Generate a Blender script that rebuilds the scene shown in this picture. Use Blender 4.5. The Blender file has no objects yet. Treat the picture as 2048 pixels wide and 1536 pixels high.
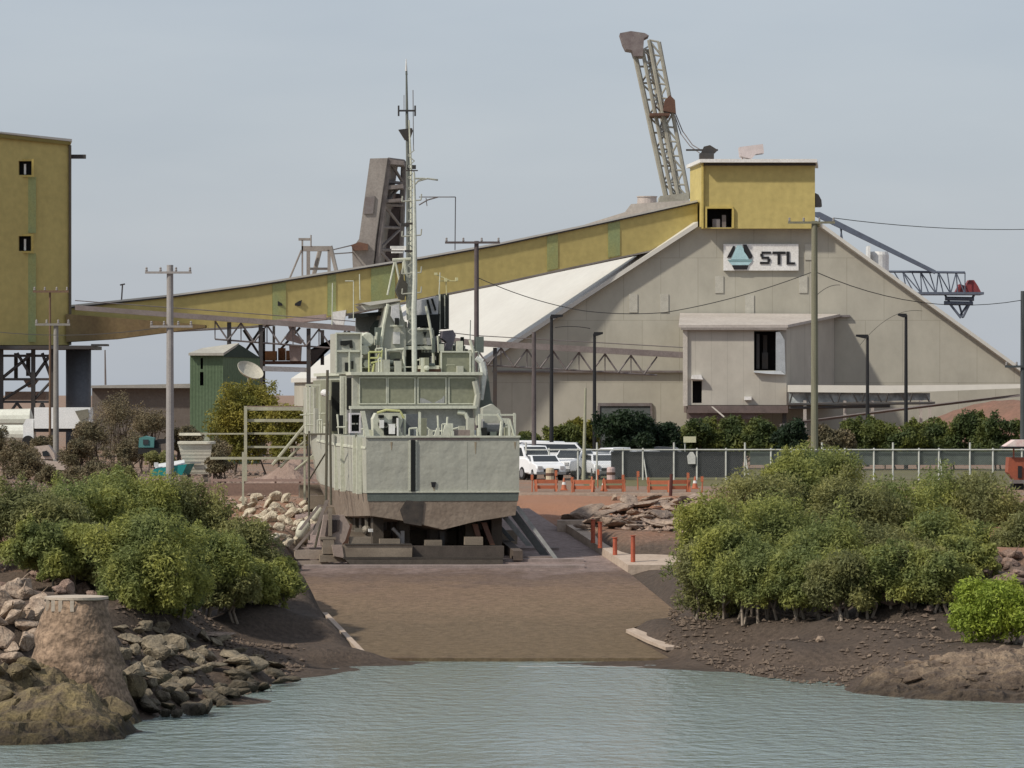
import bpy, bmesh, math, random
import numpy as np
from mathutils import Vector, Matrix
random.seed(7); np.random.seed(7)
sc = bpy.context.scene
COL = sc.collection
# ------------------------------------------------------------------ camera
F = 9600.0; CX = 1024.0; HY = 787.0; CH = 9.5       # focal length in photo pixels, principal column, horizon row, eye height
cam = bpy.data.objects.new('camera', bpy.data.cameras.new('camera'))
COL.objects.link(cam); sc.camera = cam
cam.location = (0, 0, CH); cam.rotation_euler = (math.radians(90), 0, 0)
cam.data.lens = 36 * F / 2048; cam.data.sensor_width = 36
cam.data.shift_y = (HY - 768) / 2048
cam.data.clip_start = 1; cam.data.clip_end = 20000
# ------------------------------------------------------------------ light
SUN = Vector((-1.0, -0.62, 1.12)).normalized()
w = bpy.data.worlds.new('World'); sc.world = w; w.use_nodes = True
nt = w.node_tree; bg = nt.nodes['Background']
sky = nt.nodes.new('ShaderNodeTexSky'); sky.sky_type = 'NISHITA'; sky.sun_disc = False
sky.sun_elevation = math.asin(SUN.z); sky.sun_rotation = math.atan2(SUN.x, SUN.y)
sky.air_density = 1.0; sky.dust_density = 1.5; sky.ozone_density = 2.5
veil = nt.nodes.new('ShaderNodeMixRGB'); veil.inputs[0].default_value = 0.75     # thin high overcast evening out the sky
veil.inputs[2].default_value = (4.05, 4.38, 4.95, 1)
ctc = nt.nodes.new('ShaderNodeTexCoord'); cmp_ = nt.nodes.new('ShaderNodeMapping'); cmp_.inputs['Scale'].default_value = (7, 7, 30); nt.links.new(ctc.outputs['Generated'], cmp_.inputs[0])
cno = nt.nodes.new('ShaderNodeTexNoise'); cno.inputs['Scale'].default_value = 1.6; cno.inputs['Detail'].default_value = 4; nt.links.new(cmp_.outputs[0], cno.inputs[0])
crp = nt.nodes.new('ShaderNodeValToRGB'); crp.color_ramp.elements[0].position = .3; crp.color_ramp.elements[1].position = .7
crp.color_ramp.elements[0].color = (.377,.412,.472,1); crp.color_ramp.elements[1].color = (.427,.457,.507,1); nt.links.new(cno.outputs[0], crp.inputs[0])
cs_ = nt.nodes.new('ShaderNodeVectorMath'); cs_.operation = 'SCALE'; cs_.inputs['Scale'].default_value = 10; nt.links.new(crp.outputs[0], cs_.inputs[0]); nt.links.new(cs_.outputs[0], veil.inputs[2])
nt.links.new(sky.outputs[0], veil.inputs[1]); nt.links.new(veil.outputs[0], bg.inputs[0])
bg.inputs[1].default_value = 0.10
sl = bpy.data.lights.new('sun', 'SUN'); so = bpy.data.objects.new('sun', sl); COL.objects.link(so)
sl.energy = 2.95; sl.angle = math.radians(2.5); sl.color = (1.0, 0.93, 0.82)
so.rotation_euler = (-SUN).to_track_quat('-Z', 'Y').to_euler(); so.location = (0, 0, 80)
sc.view_settings.view_transform = 'Standard'; sc.view_settings.look = 'None'
sc.view_settings.exposure = 0.32; sc.view_settings.gamma = 1.0
sc.cycles.filter_width = 1.5
sc.cycles.max_bounces = 6; sc.cycles.transparent_max_bounces = 16
# ------------------------------------------------------------------ materials
MATS = {}
def lin(c):
    return tuple(((v/255)/12.92 if v/255 <= .04045 else ((v/255+.055)/1.055)**2.4) for v in c)
def M(name, col, col2=None, rough=.75, scale=1.5, streak=None, metal=0, bump=.0, bscale=12, contrast=.25, spec=.3, wave=None, fine=.12, wet=False):
    """procedural paint/stone/steel: two real colours mixed by noise, a fine grain, optional bump or ribs"""
    if name in MATS: return MATS[name]
    m = bpy.data.materials.new(name); m.use_nodes = True; MATS[name] = m
    n = m.node_tree.nodes; L = m.node_tree.links; b = n['Principled BSDF']
    b.inputs['Roughness'].default_value = rough; b.inputs['Metallic'].default_value = metal
    b.inputs['Specular IOR Level'].default_value = spec
    col2 = col2 or tuple(c*.75 for c in col)
    tc = n.new('ShaderNodeTexCoord'); mp = n.new('ShaderNodeMapping'); L.new(tc.outputs['Object'], mp.inputs[0])
    mp.inputs['Scale'].default_value = streak or (1, 1, 1)
    no = n.new('ShaderNodeTexNoise'); no.inputs['Scale'].default_value = scale; no.inputs['Detail'].default_value = 6; no.inputs['Roughness'].default_value = .62
    L.new(mp.outputs[0], no.inputs[0])
    rp = n.new('ShaderNodeValToRGB'); rp.color_ramp.elements[0].position = .5-contrast; rp.color_ramp.elements[1].position = .5+contrast
    rp.color_ramp.elements[0].color = (*col2, 1); rp.color_ramp.elements[1].color = (*col, 1)
    L.new(no.outputs[0], rp.inputs[0])
    n2 = n.new('ShaderNodeTexNoise'); n2.inputs['Scale'].default_value = scale*9; n2.inputs['Detail'].default_value = 3; L.new(tc.outputs['Object'], n2.inputs[0])
    mr = n.new('ShaderNodeMapRange'); mr.inputs['From Min'].default_value = .3; mr.inputs['From Max'].default_value = .7
    mr.inputs['To Min'].default_value = 1-fine; mr.inputs['To Max'].default_value = 1+fine; L.new(n2.outputs[0], mr.inputs[0])
    mx = n.new('ShaderNodeVectorMath'); mx.operation = 'SCALE'; L.new(rp.outputs[0], mx.inputs[0]); L.new(mr.outputs[0], mx.inputs['Scale'])
    if wet:                                     # tide-wet stone is darker near the water
        ge = n.new('ShaderNodeNewGeometry'); sz = n.new('ShaderNodeSeparateXYZ'); L.new(ge.outputs['Position'], sz.inputs[0])
        wr = n.new('ShaderNodeMapRange'); wr.inputs['From Min'].default_value = .15; wr.inputs['From Max'].default_value = .9; wr.inputs['To Min'].default_value = .3; L.new(sz.outputs['Z'], wr.inputs[0])
        m3 = n.new('ShaderNodeVectorMath'); m3.operation = 'SCALE'; L.new(mx.outputs[0], m3.inputs[0]); L.new(wr.outputs[0], m3.inputs['Scale']); mx = m3
    L.new(mx.outputs[0], b.inputs['Base Color'])
    if bump or wave:
        bp = n.new('ShaderNodeBump'); bp.inputs['Strength'].default_value = 1
        if wave:
            wv = n.new('ShaderNodeTexWave'); wv.bands_direction = wave[0]; wv.inputs['Scale'].default_value = wave[1]; L.new(tc.outputs['Object'], wv.inputs[0])
            bp.inputs['Distance'].default_value = wave[2]; L.new(wv.outputs['Fac'], bp.inputs['Height'])
        else:
            n3 = n.new('ShaderNodeTexNoise'); n3.inputs['Scale'].default_value = bscale; n3.inputs['Detail'].default_value = 5; L.new(tc.outputs['Object'], n3.inputs[0])
            bp.inputs['Distance'].default_value = bump; L.new(n3.outputs[0], bp.inputs['Height'])
        L.new(bp.outputs[0], b.inputs['Normal'])
    return m
def leafmat(name, a, b_, scale=.55, trans=.35):
    m = bpy.data.materials.new(name); m.use_nodes = True; MATS[name] = m
    n = m.node_tree.nodes; L = m.node_tree.links; b = n['Principled BSDF']; b.inputs['Roughness'].default_value = .6
    b.inputs['Specular IOR Level'].default_value = .25
    tc = n.new('ShaderNodeTexCoord'); no = n.new('ShaderNodeTexNoise'); no.inputs['Scale'].default_value = scale; no.inputs['Detail'].default_value = 3
    L.new(tc.outputs['Object'], no.inputs[0])
    rp = n.new('ShaderNodeValToRGB'); rp.color_ramp.elements[0].position = .38; rp.color_ramp.elements[1].position = .62
    rp.color_ramp.elements[0].color = (*b_, 1); rp.color_ramp.elements[1].color = (*a, 1); L.new(no.outputs[0], rp.inputs[0])
    n2 = n.new('ShaderNodeTexNoise'); n2.inputs['Scale'].default_value = 9; L.new(tc.outputs['Object'], n2.inputs[0])
    mr = n.new('ShaderNodeMapRange'); mr.inputs['From Min'].default_value = .3; mr.inputs['From Max'].default_value = .7
    mr.inputs['To Min'].default_value = .7; mr.inputs['To Max'].default_value = 1.35; L.new(n2.outputs[0], mr.inputs[0])
    mx = n.new('ShaderNodeVectorMath'); mx.operation = 'SCALE'; L.new(rp.outputs[0], mx.inputs[0]); L.new(mr.outputs[0], mx.inputs['Scale'])
    L.new(mx.outputs[0], b.inputs['Base Color'])
    tr = n.new('ShaderNodeBsdfTranslucent'); L.new(mx.outputs[0], tr.inputs[0])
    ms = n.new('ShaderNodeMixShader'); ms.inputs[0].default_value = trans
    L.new(b.outputs[0], ms.inputs[1]); L.new(tr.outputs[0], ms.inputs[2]); L.new(ms.outputs[0], n['Material Output'].inputs[0])
    return m
# ------------------------------------------------------------------ geometry helpers
def P(px, py, Y):
    return Vector(((px-CX)/F*Y, Y, CH+(HY-py)/F*Y))
class MB:
    def __init__(s): s.v = []; s.f = []; s.k = []
    def add(s, vs, fs):
        k = len(s.v); s.k.append((k, len(s.f))); s.v += [tuple(v) for v in vs]; s.f += [tuple(i+k for i in f) for f in fs]; return s
    def hexa(s, a, b):
        """two matching quads a,b (4 points each)"""
        return s.add(list(a)+list(b), [(3,2,1,0),(4,5,6,7),(0,1,5,4),(1,2,6,5),(2,3,7,6),(3,0,4,7)])
    def box(s, x0, x1, y0, y1, z0, z1):
        return s.hexa([(x0,y0,z0),(x1,y0,z0),(x1,y0,z1),(x0,y0,z1)], [(x0,y1,z0),(x1,y1,z0),(x1,y1,z1),(x0,y1,z1)])
    def prism(s, pts, d):
        """polygon (3-D points) pushed along vector d"""
        n = len(pts); d = Vector(d); a = [Vector(p) for p in pts]
        return s.add(a+[p+d for p in a], [tuple(range(n))[::-1], tuple(range(n, 2*n))]+[(i, (i+1) % n, n+(i+1) % n, n+i) for i in range(n)])
    def pix(s, pts, Y, depth):
        return s.prism([P(x, y, Y) for x, y in pts], (0, depth, 0))
    def pbox(s, x0, y0, x1, y1, Y, depth):
        return s.pix([(x0, y1), (x1, y1), (x1, y0), (x0, y0)], Y, depth)
    def tube(s, p0, p1, r0, r1=None, n=6, caps=True):
        p0 = Vector(p0); p1 = Vector(p1); r1 = r0 if r1 is None else r1
        d = (p1-p0)
        if d.length < 1e-6: return s
        q = d.to_track_quat('Z', 'Y'); A = []
        for p, r in ((p0, r0), (p1, r1)):
            for i in range(n):
                a = 2*math.pi*(i+.5)/n; A.append(p+q @ Vector((r*math.cos(a), r*math.sin(a), 0)))
        fs = [(i, (i+1) % n, n+(i+1) % n, n+i) for i in range(n)]
        if caps: fs += [tuple(range(n))[::-1], tuple(range(n, 2*n))]
        return s.add(A, fs)
    def path(s, pts, r, n=6):
        for i in range(len(pts)-1):
            ra, rb = (r if not isinstance(r, (list, tuple)) else r[i]), (r if not isinstance(r, (list, tuple)) else r[i+1])
            s.tube(pts[i], pts[i+1], ra, rb, n)
        return s
    def lathe(s, c, prof, n=16, axis='Z'):
        A = []; c = Vector(c)
        for r, h in prof:
            for i in range(n):
                a = 2*math.pi*i/n; x, y = r*math.cos(a), r*math.sin(a)
                A.append(c+(Vector((x, y, h)) if axis == 'Z' else Vector((h, x, y)) if axis == 'X' else Vector((x, h, y))))
        k = len(prof)
        fs = [(j*n+i, j*n+(i+1) % n, (j+1)*n+(i+1) % n, (j+1)*n+i) for j in range(k-1) for i in range(n)]
        fs += [tuple(range(n))[::-1], tuple(range((k-1)*n, k*n))]
        return s.add(A, fs)
    def truss(s, a0, a1, b0, b1, n, r, rb=None):
        """flat lattice between chord a0-a1 and chord b0-b1"""
        a0, a1, b0, b1 = map(Vector, (a0, a1, b0, b1)); rb = rb or r*.7
        s.tube(a0, a1, r); s.tube(b0, b1, r)
        for i in range(n):
            t0, t1 = i/n, (i+1)/n
            s.tube(a0.lerp(a1, t0), b0.lerp(b1, t0), rb)
            (s.tube(a0.lerp(a1, t0), b0.lerp(b1, t1), rb) if i % 2 == 0 else s.tube(b0.lerp(b1, t0), a0.lerp(a1, t1), rb))
        return s.tube(a1, b1, rb)
W = {}
def tag(o, label=None, cat=None, group=None, kind=None):
    if label: o['label'] = label
    if cat: o['category'] = cat
    if group: o['group'] = group
    if kind: o['kind'] = kind
    return o
def T(name, label, cat, loc, group=None, rotz=0, sx=1):
    o = bpy.data.objects.new(name, None); COL.objects.link(o)
    o.location = loc; o.rotation_euler = (0, 0, rotz); o.scale = (sx, sx, sx)
    W[o] = Matrix.Translation(Vector(loc)) @ Matrix.Rotation(rotz, 4, 'Z') @ Matrix.Scale(sx, 4)
    return tag(o, label, cat, group)
def mesh(name, v, f, mat, smooth=False):
    me = bpy.data.meshes.new(name); me.from_pydata(v, [], f); me.materials.append(mat)
    if smooth: me.polygons.foreach_set('use_smooth', [True]*len(me.polygons))
    me.update(); return me
def part(name, mb, mat, parent=None, local=False, smooth=False, fix=True, label=None):
    v = mb.v
    Wp = W[parent] if parent else Matrix.Identity(4)
    if parent and not local:
        inv = Wp.inverted(); v = [tuple(inv @ Vector(p)) for p in v]
    me = mesh(name, v, mb.f, mat, smooth)
    if fix:
        bm = bmesh.new(); bm.from_mesh(me); bmesh.ops.recalc_face_normals(bm, faces=bm.faces); bm.to_mesh(me); bm.free()
    o = bpy.data.objects.new(name, me); COL.objects.link(o)
    if parent: o.parent = parent
    W[o] = Wp
    if label: o['label'] = label
    return o
def each(name, mb, mat, parent, **kw):
    """every piece of mb becomes a part of its own"""
    for i, (a, fa) in enumerate(mb.k):
        b, fb = mb.k[i+1] if i+1 < len(mb.k) else (len(mb.v), len(mb.f))
        m_ = MB(); m_.v = mb.v[a:b]; m_.f = [tuple(q-a for q in f) for f in mb.f[fa:fb]]; part(name, m_, mat, parent, **kw)
def solo(name, mb, mat, label, cat, base, group=None, smooth=False, kind=None):
    """a thing that is one mesh, its origin at base"""
    b = Vector(base); me = mesh(name, [tuple(Vector(p)-b) for p in mb.v], mb.f, mat, smooth)
    bm = bmesh.new(); bm.from_mesh(me); bmesh.ops.recalc_face_normals(bm, faces=bm.faces); bm.to_mesh(me); bm.free()
    o = bpy.data.objects.new(name, me); COL.objects.link(o); o.location = b; W[o] = Matrix.Translation(b)
    return tag(o, label, cat, group, kind)
def kids(o): return [c for c in W if c.parent == o]
def dup(o, loc=None, rotz=None, label=None, parent=None, scale=None, group=None):
    c = o.copy(); COL.objects.link(c)
    if loc is not None: c.location = loc
    if rotz is not None: c.rotation_euler = (0, 0, rotz)
    if scale is not None: c.scale = scale if hasattr(scale, '__len__') else (scale,)*3
    if label: c['label'] = label
    if group: c['group'] = group
    if parent: c.parent = parent
    for k in kids(o): W[dup(k, parent=c)] = Matrix.Identity(4)
    W[c] = Matrix.Identity(4)
    return c
def struct(name, mb, mat, smooth=False):
    o = part(name, mb, mat, smooth=smooth, fix=False); o['kind'] = 'structure'; return o
# ------------------------------------------------------------------ the lie of the land
SLIP = [(-8.9,212),(-8.7,197.3),(-8.27,187.1),(-7.09,182),(-5.2,170.2),(5.6,170.2),(4.6,175),(4.4,178.5),(6.4,182.5),(4.66,197.3),(2.3,212),(0.8,222),(-10.3,222)]
def slip_z(Y): return .1+(Y-170)*.0787
wl = [(0,1480),(150,1478),(270,1468),(295,1440),(420,1420),(462,1397),(580,1365),(600,1352),(720,1338),(900,1330),(1100,1329),(1330,1331),(1450,1341),(1600,1358),(1680,1380),(1800,1397),(1920,1400),(2048,1401)]
ctl = []
def cp(px, py, z): Y = (CH-z)*F/(py-HY); ctl.append(((px-CX)/F*Y, Y, z))
for px, py in wl:
    cp(px, py, 0.0); X, Y, _ = ctl[-1]; ctl.append((X, Y-6, -.9)); ctl.append((X, Y-22, -2.2))
for X, Y in ((-19,131),(-30,131),(-60,131),(22,149),(35,149),(60,149)):
    ctl += [(X, Y, 0), (X, Y-6, -.9), (X, Y-22, -2.2), (X, Y+20, 3.3), (X, Y+45, 4.3)]
for c in [(0,1340,1.5),(40,1200,3.1),(0,1165,3.6),(150,1410,.8),(150,1345,1.3),(250,1345,1.1),(250,1425,.6),(300,1300,1.4),(400,1370,.5),
          (380,1300,.9),(480,1330,.6),(560,1330,.35),(240,1200,2.5),(100,1190,3.2),(600,1290,.6),(620,1235,1.3),(480,1240,1.2),(400,1240,1.3),(500,1200,2.0),
          (0,1050,4.2),(300,1050,4.1),(200,1120,3.6),(500,1120,3.1),(580,1130,2.7),(560,1060,3.6),(450,1000,4.3),(620,1000,4.3),(650,1080,3.3),
          (1380,1240,1.1),(1450,1290,.6),(1400,1320,.2),(1600,1340,.22),(1600,1285,.9),(1600,1240,1.35),(1750,1250,1.4),(1900,1280,1.1),(2048,1290,1.1),
          (1750,1352,.45),(1900,1345,.55),(2048,1345,.6),(1900,1310,.95),(1800,1200,2.2),(2000,1140,3.2),(2048,1100,3.8),(1550,1180,2.2),(1400,1160,2.2),
          (1500,1080,3.4),(1380,1062,3.6),(1700,1050,4.0),(1900,1000,4.3),(1230,1050,3.6),(1130,1035,3.7),(1060,1035,3.7),(1230,1005,4.2),(1400,1000,4.3),(1350,1140,2.3)]: cp(*c)
for X in range(-60, 61, 12):
    for Y in (243, 262): ctl.append((X, Y, 4.4))
CT = np.array(ctl)
def polydist(X, Y):
    """signed distance to the slip outline, negative inside"""
    d = np.full(X.shape, 1e9); ins = np.zeros(X.shape, bool); n = len(SLIP)
    for i in range(n):
        x0, y0 = SLIP[i]; x1, y1 = SLIP[(i+1) % n]; ex, ey = x1-x0, y1-y0
        t = np.clip(((X-x0)*ex+(Y-y0)*ey)/(ex*ex+ey*ey), 0, 1)
        d = np.minimum(d, np.hypot(X-x0-t*ex, Y-y0-t*ey))
        c = ((y0 > Y) != (y1 > Y)) & (X < (x1-x0)*(Y-y0)/(y1-y0+1e-12)+x0); ins ^= c
    return np.where(ins, -d, d)
def sstep(a, b, x): t = np.clip((x-a)/(b-a), 0, 1); return t*t*(3-2*t)
def vnoise(X, Y, s, seed=0):
    rs = np.random.RandomState(seed); G = rs.rand(256, 256)*2-1
    x = X/s+500; y = Y/s+500; i = np.floor(x).astype(int); j = np.floor(y).astype(int); u = x-i; v = y-j; u = u*u*(3-2*u); v = v*v*(3-2*v)
    g = lambda a, b: G[a % 256, b % 256]
    return (g(i,j)*(1-u)+g(i+1,j)*u)*(1-v)+(g(i,j+1)*(1-u)+g(i+1,j+1)*u)*v
def height(X, Y):
    X = np.asarray(X, float); Y = np.asarray(Y, float); sh = X.shape; x = X.ravel(); y = Y.ravel(); z = np.empty(len(x))
    for k in range(0, len(x), 20000):
        a = x[k:k+20000, None]-CT[None, :, 0]; b = (y[k:k+20000, None]-CT[None, :, 1])*.8
        q = 1/(a*a+b*b+.6)**2.2
        z[k:k+20000] = (q*CT[None, :, 2]).sum(1)/q.sum(1)
    z = z.reshape(sh)
    z = np.where(Y < 105, -2.2, z)
    z = z+(vnoise(X, Y, 2.2, 1)*.10+vnoise(X, Y, .8, 2)*.05+vnoise(X, Y, .45, 3)*.03)*(1-sstep(236, 244, Y))*sstep(-.3, .6, z)
    z = z+(4.4-z)*sstep(240, 250, Y)
    s = slip_z(Y)-.15; m = 1-sstep(-.2, 1.0, polydist(X, Y))
    return z*(1-m)+np.minimum(z, s)*m*0+s*m
def hz(x, y): return float(height(np.array([x]), np.array([y]))[0])
_ys = np.arange(112, 330, .25)
def hit(px, py):
    """where the line of sight through a photo pixel meets the ground"""
    X = (px-CX)/F*_ys; Z = CH+(HY-py)/F*_ys; h = np.maximum(height(X, _ys), 0)
    k = np.argmax(Z <= h)
    if Z[k] > h[k]: k = len(_ys)-1
    return Vector((X[k], _ys[k], h[k]))
def axis_(segs):
    out = []
    for a, b, s in segs: out += list(np.arange(a, b, s))
    return np.array(out)
gx = axis_([(-9000,-1000,2000),(-1000,-200,200),(-200,-40,20),(-40,-22,2),(-22,22,.3),(22,40,2),(40,200,20),(200,1000,200),(1000,9001,2000)])
gy = axis_([(-300,60,60),(60,120,6),(120,225,.35),(225,250,1),(250,420,10),(420,1000,60),(1000,12001,1000)])
GX, GY = np.meshgrid(gx, gy); GZ = height(GX, GY)
nx, ny = len(gx), len(gy)
me = bpy.data.meshes.new('ground')
me.vertices.add(nx*ny); me.vertices.foreach_set('co', np.stack([GX, GY, GZ], -1).astype(np.float32).ravel())
jj, ii = np.meshgrid(np.arange(ny-1), np.arange(nx-1), indexing='ij'); q0 = (jj*nx+ii).ravel()
fc = np.stack([q0, q0+1, q0+nx+1, q0+nx], -1).astype(np.int32)
me.loops.add(fc.size); me.loops.foreach_set('vertex_index', fc.ravel()); me.polygons.add(len(fc))
me.polygons.foreach_set('loop_start', np.arange(0, fc.size, 4, dtype=np.int32)); me.polygons.foreach_set('use_smooth', np.ones(len(fc), bool)); me.update(calc_edges=True)
# ground: wet mud low down, brown earth on the bank, reddish gravel in the yard
m = bpy.data.materials.new('bank_earth'); m.use_nodes = True; n = m.node_tree.nodes; L = m.node_tree.links; b = n['Principled BSDF']
geo = n.new('ShaderNodeNewGeometry'); sep = n.new('ShaderNodeSeparateXYZ'); L.new(geo.outputs['Position'], sep.inputs[0])
no = n.new('ShaderNodeTexNoise'); no.inputs['Scale'].default_value = .35; no.inputs['Detail'].default_value = 8; no.inputs['Roughness'].default_value = .7; L.new(geo.outputs['Position'], no.inputs[0])
ma = n.new('ShaderNodeMath'); ma.operation = 'MULTIPLY_ADD'; L.new(no.outputs[0], ma.inputs[0]); ma.inputs[1].default_value = 1.8; L.new(sep.outputs['Z'], ma.inputs[2])
mr = n.new('ShaderNodeMapRange'); mr.inputs['From Min'].default_value = .6; mr.inputs['From Max'].default_value = 5.4; L.new(ma.outputs[0], mr.inputs[0])
rp = n.new('ShaderNodeValToRGB'); L.new(mr.outputs[0], rp.inputs[0]); e = rp.color_ramp.elements
e[0].position = 0; e[0].color = (.05,.036,.027,1); e[1].position = 1; e[1].color = (.24,.175,.13,1)
for p_, c_ in ((.05,(.07,.05,.036)),(.14,(.10,.073,.054)),(.24,(.085,.063,.048)),(.45,(.075,.057,.044)),(.70,(.11,.08,.06)),(.80,(.21,.13,.09)),(.90,(.31,.165,.10))):
    k = e.new(p_); k.color = (*c_, 1)
n2 = n.new('ShaderNodeTexNoise'); n2.inputs['Scale'].default_value = 5; n2.inputs['Detail'].default_value = 6; n2.inputs['Roughness'].default_value = .7; L.new(geo.outputs['Position'], n2.inputs[0])
m2 = n.new('ShaderNodeMapRange'); m2.inputs['From Min'].default_value = .3; m2.inputs['From Max'].default_value = .7; m2.inputs['To Min'].default_value = .6; m2.inputs['To Max'].default_value = 1.4; L.new(n2.outputs[0], m2.inputs[0])
mx = n.new('ShaderNodeVectorMath'); mx.operation = 'SCALE'; L.new(rp.outputs[0], mx.inputs[0]); L.new(m2.outputs[0], mx.inputs['Scale']); vd = n.new('ShaderNodeVectorMath'); vd.operation = 'DISTANCE'; vd.inputs[1].default_value = (3.0, 230, 4); L.new(geo.outputs['Position'], vd.inputs[0])   # the patch of raw red earth right of the ship
vr_ = n.new('ShaderNodeMapRange'); vr_.inputs['From Min'].default_value = 11; vr_.inputs['From Max'].default_value = 16; vr_.inputs['To Min'].default_value = .85; vr_.inputs['To Max'].default_value = 0; L.new(vd.outputs['Value'], vr_.inputs[0])
rm = n.new('ShaderNodeMixRGB'); rm.inputs[2].default_value = (.34,.17,.10,1); L.new(vr_.outputs[0], rm.inputs[0]); L.new(mx.outputs[0], rm.inputs[1]); L.new(rm.outputs[0], b.inputs['Base Color'])
b.inputs['Roughness'].default_value = .85; b.inputs['Specular IOR Level'].default_value = .25
bp_ = n.new('ShaderNodeBump'); bp_.inputs['Distance'].default_value = .12; L.new(n2.outputs[0], bp_.inputs['Height']); L.new(bp_.outputs[0], b.inputs['Normal'])
me.materials.append(m)
ground = bpy.data.objects.new('ground', me); COL.objects.link(ground); ground['kind'] = 'structure'
# water
m = bpy.data.materials.new('river_water'); m.use_nodes = True; n = m.node_tree.nodes; L = m.node_tree.links; b = n['Principled BSDF']
b.inputs['Base Color'].default_value = (.19,.24,.215,1); b.inputs['Roughness'].default_value = .12; b.inputs['IOR'].default_value = 1.33
geo = n.new('ShaderNodeNewGeometry'); mp = n.new('ShaderNodeMapping'); L.new(geo.outputs['Position'], mp.inputs[0]); mp.inputs['Scale'].default_value = (.8, .55, 1)
no = n.new('ShaderNodeTexNoise'); no.inputs['Scale'].default_value = 2.0; no.inputs['Detail'].default_value = 4; no.inputs['Roughness'].default_value = .55; L.new(mp.outputs[0], no.inputs[0])
n2 = n.new('ShaderNodeTexNoise'); n2.inputs['Scale'].default_value = .08; n2.inputs['Detail'].default_value = 5; L.new(mp.outputs[0], n2.inputs[0])
am = n.new('ShaderNodeMapRange'); am.inputs['From Min'].default_value = .35; am.inputs['From Max'].default_value = .65; am.inputs['To Min'].default_value = .25; am.inputs['To Max'].default_value = 1.15; L.new(n2.outputs[0], am.inputs[0])
mu = n.new('ShaderNodeMath'); mu.operation = 'MULTIPLY'; L.new(no.outputs[0], mu.inputs[0]); L.new(am.outputs[0], mu.inputs[1])
bp_ = n.new('ShaderNodeBump'); bp_.inputs['Distance'].default_value = .28; L.new(mu.outputs[0], bp_.inputs['Height']); L.new(bp_.outputs[0], b.inputs['Normal'])
mb = MB(); mb.add([(-600,-200,0),(600,-200,0),(600,190,0),(-600,190,0)], [(0,1,2,3)]); struct('water', mb, m)
# slipway slab
m = bpy.data.materials.new('slip_concrete'); m.use_nodes = True; n = m.node_tree.nodes; L = m.node_tree.links; b = n['Principled BSDF']; b.inputs['Roughness'].default_value = .85; b.inputs['Specular IOR Level'].default_value = .2
geo = n.new('ShaderNodeNewGeometry'); sep = n.new('ShaderNodeSeparateXYZ'); L.new(geo.outputs['Position'], sep.inputs[0])
no = n.new('ShaderNodeTexNoise'); no.inputs['Scale'].default_value = .45; no.inputs['Detail'].default_value = 7; no.inputs['Roughness'].default_value = .65; L.new(geo.outputs['Position'], no.inputs[0])
ma = n.new('ShaderNodeMath'); ma.operation = 'MULTIPLY_ADD'; L.new(no.outputs[0], ma.inputs[0]); ma.inputs[1].default_value = 14; L.new(sep.outputs['Y'], ma.inputs[2])
mr = n.new('ShaderNodeMapRange'); mr.inputs['From Min'].default_value = 170; mr.inputs['From Max'].default_value = 215; L.new(ma.outputs[0], mr.inputs[0])
rp = n.new('ShaderNodeValToRGB'); L.new(mr.outputs[0], rp.inputs[0]); e = rp.color_ramp.elements
e[0].position = .08; e[0].color = (.13,.085,.058,1); e[1].position = 1; e[1].color = (.34,.26,.235,1)
for p_, c_ in ((.16,(.195,.142,.086)),(.36,(.195,.142,.09)),(.50,(.24,.168,.108)),(.62,(.235,.16,.108)),(.72,(.17,.12,.095)),(.82,(.30,.23,.205))):
    k = e.new(p_); k.color = (*c_, 1)
n2 = n.new('ShaderNodeTexNoise'); n2.inputs['Scale'].default_value = 3; n2.inputs['Detail'].default_value = 9; n2.inputs['Roughness'].default_value = .85; L.new(geo.outputs['Position'], n2.inputs[0])
m2 = n.new('ShaderNodeMapRange'); m2.inputs['From Min'].default_value = .3; m2.inputs['From Max'].default_value = .7; m2.inputs['To Min'].default_value = .5; m2.inputs['To Max'].default_value = 1.5; L.new(n2.outputs[0], m2.inputs[0])
mx = n.new('ShaderNodeVectorMath'); mx.operation = 'SCALE'; L.new(rp.outputs[0], mx.inputs[0]); L.new(m2.outputs[0], mx.inputs['Scale']); L.new(mx.outputs[0], b.inputs['Base Color'])
bp_ = n.new('ShaderNodeBump'); bp_.inputs['Distance'].default_value = .14; L.new(n2.outputs[0], bp_.inputs['Height']); L.new(bp_.outputs[0], b.inputs['Normal'])
mb = MB(); mb.prism([(x, y, slip_z(y)) for x, y in SLIP], (0, 0, -.4)); struct('slipway', mb, m)
conc = M('pale_concrete', (.50,.41,.33), (.34,.26,.20), rough=.9, scale=.8, bump=.02, bscale=8)
mb = MB(); AP = [(4.75,196.3),(2.35,212.2),(5.6,212),(7.4,203.5),(9.5,202),(9.5,196.3)]
mb.prism([(x, y, slip_z(y)+.32) for x, y in AP], (0, 0, -.8)); struct('side_apron', mb, conc)
earth = M('red_earth', (.33,.15,.085), (.22,.11,.07), rough=.95, scale=.5, bump=.08, bscale=3)
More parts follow.
